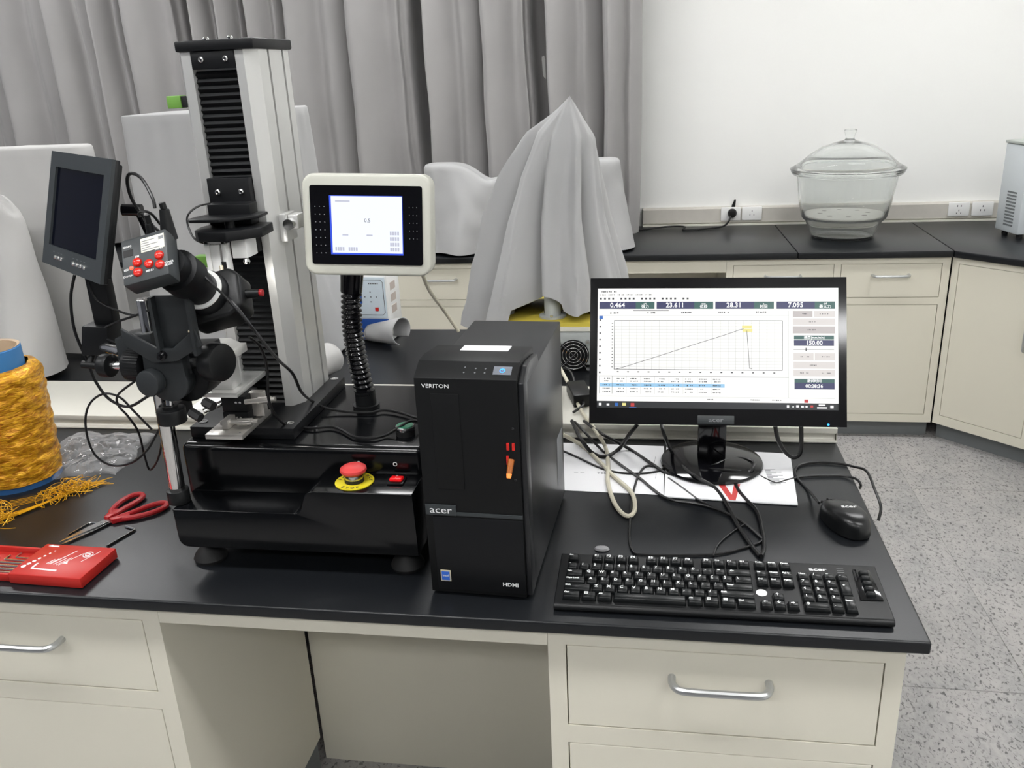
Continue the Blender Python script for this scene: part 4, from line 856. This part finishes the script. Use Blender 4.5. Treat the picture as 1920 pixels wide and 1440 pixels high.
fine = [(1152 + k * 14.4, 607, 1152.6 + k * 14.4, 704) for k in range(1, 22)] + [(1152, 612 + k * 6.2, 1469, 612.5 + k * 6.2) for k in range(15)] + [(1149 + k * 27, 717, 1149.5 + k * 27, 752) for k in range(1, 8)] + [(1123, 597, 1480, 597.6), (1123, 757, 1565, 757.6), (1480, 588, 1480.7, 757)]
rects('grid_lines', sc_fine, fine)
rects('chart_line', sc_line, [(1152, 607, 1153, 704), (1152, 703.4, 1469, 704.4), (1468.3, 607, 1469.3, 704), (1152, 606.6, 1469, 607.4), (1123, 717, 1480, 717.8), (1124.5, 717, 1125.2, 752), (1149, 717, 1149.7, 752), (1188, 587, 1256, 588), (1489, 663, 1563, 663.6)], 2)
m = MB(); m.tube([(sx_(x), -.001, sz_(y)) for x, y in ((1152, 703), (1163, 702), (1230, 680), (1300, 656), (1360, 636), (1392, 624.5), (1397, 624))], .0005, 5, 3); m.tube([(sx_(x), -.001, sz_(y)) for x, y in ((1403, 627), (1405, 655), (1408, 697), (1409, 700), (1413, 701))], .0005, 5, 3); m.build('force_curve', sc_line, sc)
rects('curve_tag', sc_yel, [(1394, 617, 1412, 622.6), (1395, 623.4, 1413, 629)], 3)
rn = random.Random(4); bits = []
def dash(x, y, w_, h=2.6, n=5):
    for k in range(n):
        if rn.random() < .85: bits.append((x + k * w_ / n, y - h / 2 * rn.uniform(.6, 1), x + (k + rn.uniform(.45, .8)) * w_ / n, y + h / 2 * rn.uniform(.5, 1)))
dash(1127, 550, 34, 3, 10)
for k in range(6): dash(1123 + k * 17.5, 556, 13, 2.6, 5)
for k in range(22): bits.append((1124 + k * 7.9, 562, 1127.6 + k * 7.9, 565.5)) if k % 5 != 4 else None
for x, y in ((1144, 592.5), (1212, 592), (1280, 591.5), (1350, 591), (1420, 590.5)): dash(x, y, 20, 3, 6)
for k in range(16): bits.append((1158 + k * 19.6, 708, 1161.5 + k * 19.6, 710))
for k in range(15): bits.append((1147.5, 612 + k * 6.2, 1150, 613.5 + k * 6.2))
for r_, y in enumerate((722.5, 727.5, 735, 742, 748.5)):
    for k in range(9): dash(1132 + k * 26 if k else 1131, y, 15, 2.3 if r_ != 2 else 3, 5)
for x, y in ((1503, 594), (1510, 594), (1537, 594), (1546, 594), (1515, 609.5), (1523, 609.5), (1515, 625), (1523, 625), (1502, 677), (1511, 677), (1541, 677), (1549, 677), (1519, 693.5), (1527, 693.5), (1501, 708.5), (1510, 708.5), (1541, 708.5), (1550, 708.5)): dash(x, y, 7, 2.2, 3)
for k in range(9): bits.append((1123.5, 605 + k * 13, 1126.5, 608 + k * 13))
bits.append((1511, 660, 1513, 666)); dash(1410, 762, 18, 2, 5); dash(1330, 762, 12, 2, 4); dash(1450, 762, 18, 2, 5)
rects('small_print', sc_ink, bits, 3)
rects('tray_icon', sc_text, [(1124, 771, 1129, 776), (1139, 772, 1144, 776), (1477, 771, 1481, 776), (1487, 773, 1490, 775), (1494, 771, 1499, 775), (1503, 772, 1508, 775), (1511, 772, 1515, 775), (1535, 769, 1547, 771.5), (1532, 774, 1550, 776.5), (1556, 771, 1562, 776)], 2)
rects('red_icon', sc_red, [(1185, 770.5, 1192, 777.5), (1520, 771, 1525, 775), (1509, 760, 1516, 766)], 2); rects('blue_icon', sc_blue, [(1155, 770.5, 1161, 777), (1123, 598, 1130, 604.5), (1182, 778.6, 1196, 779.6)], 2); rects('yellow_icon', sc_yel, [(1169, 770.5, 1176, 776)], 2)
m = MB(); m.box(-.033, .033, -.0042, -.0025, -.1345, -.119, bev=.0004); bg = m.build('brand_badge', graph, mo, ml, MR)
text('badge_lettering', 'acer', .012, grey_ink, bg, (0, -.0045, -.127), sx=1.3)
MB().lathe([(.0022, 0), (.0015, .001), (0, .0014)], 10, Matrix.Translation((.2, -.003, -.1325)) @ Matrix.Rotation(rad(90), 4, 'X')).build('power_lamp', led_b, mo, ml, MR)

# ================================================================ keyboard
kb = thing('keyboard', 'black full-size keyboard with white legends at the bench edge', 'keyboard', (.101, 1.15, T))
def deck(y): return .0125 + (y + .067) * .075
m = MB(); m.prism([(-.064, .002), (-.067, .006), (-.0655, .0105), (-.062, deck(-.062)), (-.04, deck(-.04)), (.062, deck(.062)), (.066, deck(.066) - .003), (.066, .004), (.063, .002)], -.2415, .2385, YZ, bev=.0025, seg=3); m.build('case', black_p, kb)
for fx in (-.2, .2): MB().box(fx - .02, fx + .02, -.055, -.045, 0, .0022).build('rubber_foot', rubber, kb); MB().box(fx - .02, fx + .02, .045, .055, 0, .0022).build('rubber_foot', rubber, kb)
U = .0188; KX0 = -.230; V_ = .0175; KROW = [-.0465 + V_ * k for k in range(5)] + [.0475]
key_me = {}
def key_mesh(w_, d_):
    k = (round(w_, 4), round(d_, 4))
    if k not in key_me:
        b = bmesh.new(); hx, hy, t_ = w_ / 2 - .0007, d_ / 2 - .0007, .0022
        v = [b.verts.new(p) for p in ((-hx, -hy, 0), (hx, -hy, 0), (hx, hy, 0), (-hx, hy, 0), (-hx + t_, -hy + t_ * .8, .0075), (hx - t_, -hy + t_ * .8, .0075), (hx - t_, hy - t_ * 1.2, .0082), (-hx + t_, hy - t_ * 1.2, .0082))]
        for f in ((0, 3, 2, 1), (4, 5, 6, 7), (0, 1, 5, 4), (1, 2, 6, 5), (2, 3, 7, 6), (3, 0, 4, 7)): b.faces.new([v[i] for i in f])
        bmesh.ops.bevel(b, geom=[e for e in b.edges], offset=.0006, segments=1, affect='EDGES')
        mm = MB(); mm._merge(b); key_me[k] = mm.mesh('key', black_k, 50)
    return key_me[k]
slope = math.atan(.075)
def key(x, y, w_, d_, leg, size=.0075):
    k = link('key', key_mesh(w_, d_), kb, (x, y, deck(y) - .0005), (slope, 0, 0))
    if leg: text('legend', leg, size if len(leg) < 3 else size * .62, white_ink, k, (-w_ / 2 + .0028 if len(leg) > 2 else -w_ / 2 + .0048, d_ * .12, .0083), (0, 0, 0), ax='LEFT', bold=.0002)
def row(r, x, ks):
    for w_, leg in ks:
        if leg is not None: key(x + w_ * U / 2, KROW[r], w_ * U, V_, leg)
        x += w_ * U
row(0, KX0, [(1.5, 'Ctrl'), (1.25, '⊞'), (1.25, 'Alt'), (5.75, ''), (1.25, 'Alt'), (1.25, '⊞'), (1.25, '▤'), (1.5, 'Ctrl')])
row(1, KX0, [(2.25, 'Shift')] + [(1, c) for c in 'ZXCVBNM,./'] + [(2.75, 'Shift')])
row(2, KX0, [(1.75, 'Caps Lock')] + [(1, c) for c in "ASDFGHJKL;'"] + [(2.25, 'Enter')])
row(3, KX0, [(1.5, 'Tab')] + [(1, c) for c in 'QWERTYUIOP[]'] + [(1.5, '\\')])
row(4, KX0, [(1, c) for c in '`1234567890-='] + [(2, '←')])
row(5, KX0, [(1, 'Esc'), (1, None)] + [(1, 'F%d' % k) for k in range(1, 5)] + [(.5, None)] + [(1, 'F%d' % k) for k in range(5, 9)] + [(.5, None)] + [(1, 'F%d' % k) for k in range(9, 13)])
NX = KX0 + 15 * U + .0045
row(5, NX, [(1, 'PrtSc'), (1, 'ScrLk'), (1, 'Pause')]); row(4, NX, [(1, 'Ins'), (1, 'Home'), (1, 'PgUp')]); row(3, NX, [(1, 'Del'), (1, 'End'), (1, 'PgDn')])
row(1, NX + U, [(1, '↑')]); row(0, NX, [(1, '←'), (1, '↓'), (1, '→')])
PX = NX + 3 * U + .0045
row(4, PX, [(1, 'Num'), (1, '/'), (1, '*'), (1, '-')]); row(3, PX, [(1, '7'), (1, '8'), (1, '9')]); row(2, PX, [(1, '4'), (1, '5'), (1, '6')]); row(1, PX, [(1, '1'), (1, '2'), (1, '3')]); row(0, PX, [(2, '0'), (1, '.')])
key(PX + 3.5 * U, (KROW[2] + KROW[3]) / 2, U, 2 * V_, '+'); key(PX + 3.5 * U, (KROW[0] + KROW[1]) / 2, U, 2 * V_, 'Enter')
m = MB(); m.prism([(.2, -.022), (.232, -.022), (.227, .05), (.203, .05)], 0, .0012, Matrix.Translation((0, 0, deck(.024) - .0023)) @ Matrix.Translation((0, .024, 0)) @ Matrix.Rotation(slope, 4, 'X') @ Matrix.Translation((0, -.024, .0025)), bev=.0003); m.build('media_panel', black_gp, kb)
for k in range(5): key(.2165, -.012 + k * .0125, .017, .0115, '')
text('brand_lettering', 'acer', .0105, white_ink, kb, (.152, .0475, deck(.0475) + .0003), (slope, 0, 0), sx=1.4, bold=.0003)
for k in range(3): box('indicator_print', grey_ink, (.18, .19, .042 + k * .0045, .0428 + k * .0045, deck(.042 + k * .0045) - .001, deck(.042 + k * .0045) + .0003), kb)
MB().lathe([(.008, 0), (.008, .0006), (0, .0007)], 28, Matrix.Translation((.0625, -.016, deck(-.016) + .0001)) @ Matrix.Rotation(slope, 4, 'X')).build('round_sticker', white_p, kb)

# ================================================================ mouse
mu = thing('mouse', 'black computer mouse with a white logo near the bench end', 'mouse', (.327, 1.377, T), (0, 0, rad(22)))
def mouse_f(u, v):
    a = 2 * math.pi * u; c, s_ = math.cos(a), math.sin(a)
    se = lambda t: math.copysign(abs(t) ** .96, t)
    wd = .0305 * (1 - .1 * s_); r_ = (1 - v ** 2.6) ** .5
    top = .0375 * (1 - .1 * s_ * r_ - .18 * (s_ * r_) ** 2)
    return Vector((se(c) * wd * r_, se(s_) * .057 * r_, .003 + (top - .003) * (1 - (1 - v) ** 2.0)))
m = MB(); m.grid(mouse_f, 48, 16, True); m.lathe([(.0, .0005), (.02, .0005), (.024, .003)], 40, Matrix.Diagonal((1.15, 2.2, 1, 1))); m.build('shell', mat('mouse_plastic', (19, 20, 21), .28, var=.05), mu, ang=60)
MB().cyl((-.0035, .034, .0265), (.0035, .034, .0265), .0065, n=20).build('wheel', rubber, mu)
MB().box(-.0005, .0005, .042, .054, .02, .0262).build('button_gap', rubber, mu)
text('logo', 'acer', .012, white_ink, mu, (.004, -.004, .0377), (0, 0, rad(-20)), sx=1.2, bold=.0003)
m = MB(); m.cyl((0, .053, .012), (.0, .068, .011), .0036, .0026, n=12); m.build('cable_boot', rubber, mu)

# ================================================================ papers under the monitor
p1 = thing('paper_sheet', 'white printed sheet lying flat left of the round monitor foot', 'paper', (-.08, 1.58, T))
m = MB(); m.prism([(-.105, -.105), (.105, -.113), (.107, .108), (-.115, .115)], .0004, .0012); m.build('sheet', paper, p1)
text('print', 'TEST', .012, grey_ink, p1, (-.012, -.028, .0014), (0, 0, 0)); text('print', '― ― ―', .011, grey_ink, p1, (.088, .035, .0014), (0, 0, rad(85))); text('print', '― ―', .009, grey_ink, p1, (.09, -.035, .0014), (0, 0, rad(85))); text('print', '―  ―', .008, grey_ink, p1, (-.06, -.028, .0014), (0, 0, 0))
p2 = thing('booklet', 'white booklet with a red letter under the round monitor foot', 'booklet', (.15, 1.56, T))
m = MB(); m.prism([(-.125, -.104), (.111, -.12), (.128, .098), (-.118, .12)], .0012, .0042, bev=.0006, seg=1); m.build('pages', paper, p2)
m = MB()
m.prism([(-.026, -.04), (-.013, -.042), (.003, -.112), (-.008, -.1105)], .0042, .0044); m.prism([(.003, -.112), (-.0055, -.111), (.006, -.045), (.017, -.046)], .0042, .00445); m.build('red_letter', mat('red_print', (190, 62, 62), .6), p2)
m = MB()
for k in range(14): m.box(.07, .07 + .01 * (1 + (k * 7) % 3), -.05 + k * .005, -.0475 + k * .005, .0042, .0044, M=Matrix.Rotation(rad(3), 4, 'Z'))
m.build('margin_print', grey_ink, p2)
mo.location.z = T + .0046
tag(MB().lathe([(.0, 0), (.011, 0), (.013, .002), (.011, .005), (.005, .0065), (0, .0068)], 10, Matrix.Diagonal((1, .6, 1, 1))).build('plastic_scrap', mat('grey_scrap', (140, 140, 142), .4), None, (-.079, 1.264, T)), 'small grey plastic scrap just behind the keyboard', 'scrap')

# ================================================================ cables on the bench
for key_, nm, r_, cm, lab in (('vga', 'monitor_cable', .0042, cable_m, 'thick black cable looping under the left of the monitor'), ('power', 'monitor_cable', .0036, cable_m, 'black cable dropping from the monitor across its round foot'),
        ('kb', 'keyboard_cable', .0034, cable_m, 'black keyboard cable snaking over the round foot to the keyboard back'), ('loop', 'monitor_cable', .0042, cable_m, 'black cable hanging in a U below the monitor right side'),
        ('mouse', 'mouse_cable', .0026, cable_m, 'black mouse cable curving over the bench end'), ('mouse2', 'mouse_cable', .0024, cable_m, 'thin black cable running from the bench end to the monitor foot'),
        ('thin1', 'thin_cable', .0022, cable_m, 'thin black cable lying across the printed sheet'), ('loopkb', 'thin_cable', .0022, cable_m, 'thin black cable in a wide square loop behind the keyboard'),
        ('tail', 'thin_cable', .0018, cable_m, 'short thin cable end by the keyboard back'), ('long', 'thin_cable', .0028, cable_m, 'long black cable running from the power adapter to the keyboard'),
        ('cross', 'thin_cable', .0024, cable_m, 'short black cable crossing the white booklet corner'), ('ivory', 'ivory_cable', .0042, cablew, 'ivory cable looping over the printed sheet'), ('panelcable', 'ivory_cable', .0036, cablew, 'ivory cable running from the control display behind the tower')):
    pts = [(x, y, z + (r_ - .004 if z < .83 else 0) + .0008) for x, y, z in CP[key_]]
    tag(MB().tube(pts, r_, 8, 6).build(nm, cm), lab, 'cable')
pa = thing('power_adapter', 'black power adapter brick on the cream trunking behind the monitor', 'adapter', (-.165, 1.87, .8583), (0, 0, rad(15)))
box('brick', black_p, (-.022, .022, -.05, .05, 0, .03), pa, bev=.004)
MB().tube([(0, .05, .015), (.0, .1, .03), (-.01, .14, .03), (-.02, .2, .0), (-.02, .26, -.02)], .003).build('adapter_lead', cable_m, pa)
MB().tube([(0, -.05, .015), (-.005, -.07, .012), (-.03, -.09, .006)], .003).build('adapter_lead', cable_m, pa)
for k, (dx, dy) in enumerate(((-.065, -.06), (-.045, -.04))):
    tag(MB().tube([(-.2 + dx * .3, 2.0, .88), (-.21 - k * .01, 1.87, .875), (-.205 - k * .012, 1.75, .868), (-.205 - k * .015, 1.71, .862), (-.2 - k * .02, 1.65, .836), (-.215 - k * .02, 1.58, .83)], .0028).build('thin_cable', cable_m), ('black lead passing over the power adapter', 'second black lead passing over the power adapter')[k], 'cable')

# ================================================================ gold spool and the things left on the bench
sp_ = thing('yarn_spool', 'large spool of shiny golden yarn on a blue tube', 'spool', (-1.31, 1.46, T))
prof_ = [(.0, .004), (.083, .004), (.0865, .012)]
def sf(u, v):
    a = 2 * math.pi * u; r_ = .084 + .007 * v ** .8 + (.0045 * noise(math.cos(a) * 3, math.sin(a) * 3, v * 16) + .0018 * noise(math.cos(a) * 8, math.sin(a) * 8, v * 60))
    z = .012 + .235 * v
    if v > .93: q = (v - .93) / .07; r_ -= .022 * q ** 2; z = .012 + .235 * .93 + .018 * math.sin(q * 1.57)
    return Vector((r_ * math.cos(a), r_ * math.sin(a), z))
m = MB(); m.grid(sf, 120, 70, True); m.build('yarn_winding', gold, sp_, ang=80)
MB().lathe([(.06, .0), (.083, .0), (.083, .011), (.06, .011)], 48).build('blue_base', mat('dark_blue_card', (38, 82, 130), .5), sp_)
MB().lathe([(.0625, .011), (.0625, .284), (.061, .286), (.058, .286), (.0565, .284), (.0565, .011)], 48).build('card_tube', [blue_p], sp_)
MB().lathe([(.0563, .02), (.0563, .2845), (.0612, .2868), (.0606, .2871), (.0558, .285), (.0558, .02)], 48).build('tube_lining', cardb, sp_)
def bagf(u, v):
    x = -1.3 + .2 * u + .02 * noise(v * 4, 2) - .03 * v; y = 1.45 + .24 * v + .02 * noise(u * 4) + .03 * u * (1 - v)
    e = math.sin(math.pi * u) ** .5 * math.sin(math.pi * v) ** .5
    return Vector((x + .012 * noise(u * 9, v * 9), y, T + .003 + e * (.012 + .02 * abs(noise(u * 5, v * 5, 3)) + .012 * abs(noise(u * 13, v * 13, 7)))))
m = MB(); m.grid(bagf, 46, 46); bg_ = m.build('plastic_bag', film, ang=12); tag(bg_, 'crumpled clear plastic bag lying behind the gold spool', 'bag')
rn = random.Random(7)
def strand(m, pts, r_): m.tube(pts, r_, 5, 5)
m = MB()
for k in range(26):      # long strands of the bundle, running from the front left to the knot
    j = lambda q: rn.gauss(0, q)
    strand(m, [(-1.33 + j(.02), 1.19 + j(.012), T + .002), (-1.25 + j(.006), 1.245 + j(.005), T + .003), (-1.2 + j(.004), 1.3 + j(.005), T + .004), (-1.165 + j(.003), 1.355 + j(.004), T + .005), (-1.15 + j(.005), 1.392 + j(.006), T + .005), (-1.135 + j(.012), 1.42 + j(.012), T + .004 + abs(j(.004))), (-1.115 + j(.018), 1.44 + j(.012), T + .002 + abs(j(.004)))][rn.randrange(0, 4):], .0006)
for c, n in (((-1.16, 1.37), 16), ((-1.145, 1.405), 18), ((-1.205, 1.28), 14), ((-1.24, 1.3), 10), ((-1.25, 1.24), 8)):
    for k in range(n):   # loose loops
        R_ = rn.uniform(.012, .036); a0 = rn.uniform(0, 6.3); an = rn.uniform(2.8, 5.8); e_ = rn.uniform(.35, .9); tl = rn.uniform(0, 3.1); h_ = rn.uniform(.004, .03)
        pts = []
        for i in range(9):
            t = a0 + an * i / 8; u_, v_ = R_ * math.cos(t), R_ * e_ * math.sin(t)
            pts.append((c[0] + u_ * math.cos(tl) - v_ * math.sin(tl) + rn.gauss(0, .001) + R_ * .4 * math.cos(a0), c[1] + u_ * math.sin(tl) + v_ * math.cos(tl) + R_ * .4 * math.sin(a0), T + .002 + h_ * math.sin(math.pi * i / 8)))
        strand(m, pts, rn.choice((.0005, .0006, .0008)))
for k in range(5): strand(m, [(-1.25, 1.33 + .006 * k, T + .003), (-1.22, 1.325 + k * .008, T + .008), (-1.19, 1.34 + k * .008, T + .01), (-1.17, 1.37, T + .005)], .0005)
tag(m.build('thread_tangle', gold_t), 'tangled bunch of golden threads beside the spool', 'thread')

# scissors
sc0 = thing('scissors', 'pair of scissors with red plastic handles lying on the bench', 'scissors', (-.997, 1.285, T), (0, 0, rad(-25)))
def loop(pts, r_, name):
    m = MB(); m.tube(pts, r_, 10, 6, closed=True); return m
for s_ in (-1, 1):
    h = MB(); z0 = .0062; h.M = Matrix.Rotation(rad(-9 * s_), 4, 'Z')
    h.tube([(s_ * .006, .022, z0), (s_ * .007, .045, z0), (s_ * .007, .08, z0), (s_ * .013, .1, z0), (s_ * .025, .106, z0), (s_ * .036, .096, z0), (s_ * .038, .072, z0), (s_ * .03, .046, z0), (s_ * .019, .028, z0)], .0052, 10, 5, closed=True)
    h.prism([(s_ * .0005, .006), (s_ * .012, .006), (s_ * .023, .034), (s_ * .014, .04), (s_ * .004, .04)], .0015, .0105, bev=.0012)
    h.build('handle', red_grip, sc0)
    bl = MB(); bl.M = Matrix.Rotation(rad(4 * s_), 4, 'Z'); bl.prism([(s_ * -.003, -.088), (s_ * -.0005, -.086), (s_ * .0075, -.035), (s_ * .0095, .01), (s_ * -.005, .01), (s_ * -.0065, -.02)], .003 if s_ > 0 else .0048, .0046 if s_ > 0 else .0064); bl.build('blade', steel, sc0)
MB().lathe([(.0045, .0064), (.004, .0078), (.0, .008)], 18, Matrix.Translation((0, -.006, 0))).build('pivot', steel, sc0)
def hexkey(pts, r_, lab): tag(MB().tube([(x, y, T + r_ + .0003) for x, y in pts], r_, 6, 4).build('hex_key', steel), lab, 'hex key')
hexkey([(-1.043, 1.238), (-1.037, 1.26), (-1.032, 1.28), (-1.03, 1.284), (-1.026, 1.285), (-1.016, 1.283)], .0016, 'thin silver hex key left of the scissor blades')
hexkey([(-.945, 1.205), (-.936, 1.235), (-.928, 1.26), (-.928, 1.266), (-.933, 1.2685), (-.953, 1.276)], .0022, 'thicker dark steel hex key between scissors and machine')
# red tool case
rc = thing('tool_case', 'open red plastic hex key case with white print', 'tool case', (-1.04, 1.13, T), (0, 0, rad(-2)))
m = MB(); m.box(-.13, .06, -.042, .042, .001, .004); m.box(-.13, .0, .038, .043, .001, .0145, bev=.001); m.box(-.13, .0, -.043, -.038, .001, .0145, bev=.001); m.box(-.13, -.125, -.04, .04, .001, .0145); m.build('tray', red_case, rc)
m = MB(); m.box(.0, .135, -.048, .049, .001, .02, bev=.0025); cv = m.build('slide_cover', red_case, rc)
m = MB(); z_ = .0202
def bar(x0, y0, x1, y1, w_): m.prism([(x0 + w_ * (y1 - y0) / math.hypot(x1 - x0, y1 - y0), y0 - w_ * (x1 - x0) / math.hypot(x1 - x0, y1 - y0)), (x1 + w_ * (y1 - y0) / math.hypot(x1 - x0, y1 - y0), y1 - w_ * (x1 - x0) / math.hypot(x1 - x0, y1 - y0)), (x1 - w_ * (y1 - y0) / math.hypot(x1 - x0, y1 - y0), y1 + w_ * (x1 - x0) / math.hypot(x1 - x0, y1 - y0)), (x0 - w_ * (y1 - y0) / math.hypot(x1 - x0, y1 - y0), y0 + w_ * (x1 - x0) / math.hypot(x1 - x0, y1 - y0))], z_ - .0003, z_)
for k in range(7): m.lathe([(.0042 - k * .00045, z_), (0, z_ + .0001)], 14, Matrix.Translation((.012 + k * .0035, -.024 + k * .0085, 0)))
for a in ((.03, -.012, .03, -.028, .0018), (.03, -.028, .078, -.03, .002), (.046, -.012, .052, .002, .0008), (.05, -.013, .058, .004, .0008), (.053, -.013, .073, .032, .0008), (.06, -.013, .07, .008, .0008), (.066, -.014, .078, .01, .0006), (.07, -.014, .09, .025, .0006), (.01, .042, .03, .041, .0018), (.01, .042, .016, .045, .001), (.115, .034, .102, .0, .0005)): bar(*a)
m.tube([(.1 + .008 * math.cos(k * .7), .022 + .008 * math.sin(k * .7), z_) for k in range(9)], .0008, 5, 3, closed=True); m.tube([(.1 + .004 * math.cos(k * .9), .022 + .004 * math.sin(k * .9), z_) for k in range(7)], .001, 5, 3, closed=True)
m.prism([(.074, -.008), (.083, -.009), (.078, .0)], z_ - .0003, z_); m.build('white_print', white_ink, cv)
for k, (yy_, L_) in enumerate(((-.028, .12), (-.017, .1), (-.007, .09), (.003, .075), (.012, .06), (.021, .045))):
    m = MB(); r_ = .0028 - k * .0003; m.tube([(.0 - .002, yy_, .0045 + r_), (-L_ * .5, yy_, .0045 + r_), (-L_ + .006, yy_, .0045 + r_), (-L_ * .97, yy_ + .002, .0046 + r_), (-L_ * .97, yy_ + .014, .0046 + r_)], r_, 6, 3); tag(m.build('hex_key', steel, None, rc.location, rc.rotation_euler), 'silver hex key clipped in the open red case, %s' % ('the thickest', 'next to the thickest', 'third in size', 'fourth in size', 'next to the thinnest', 'the thinnest')[k], 'hex key', 'hex keys in the red case')

# ================================================================ lettering becomes mesh
bpy.context.view_layer.update()
dg_ = bpy.context.evaluated_depsgraph_get()
for o in TEXTS:
    me = bpy.data.meshes.new_from_object(o.evaluated_get(dg_)); nm = o.name.split('.')[0]
    q = bpy.data.objects.new(nm, me); q.parent = o.parent; q.location = o.location; q.rotation_euler = o.rotation_euler; q.scale = o.scale
    bpy.data.objects.remove(o, do_unlink=True); COL.objects.link(q); q.name = nm
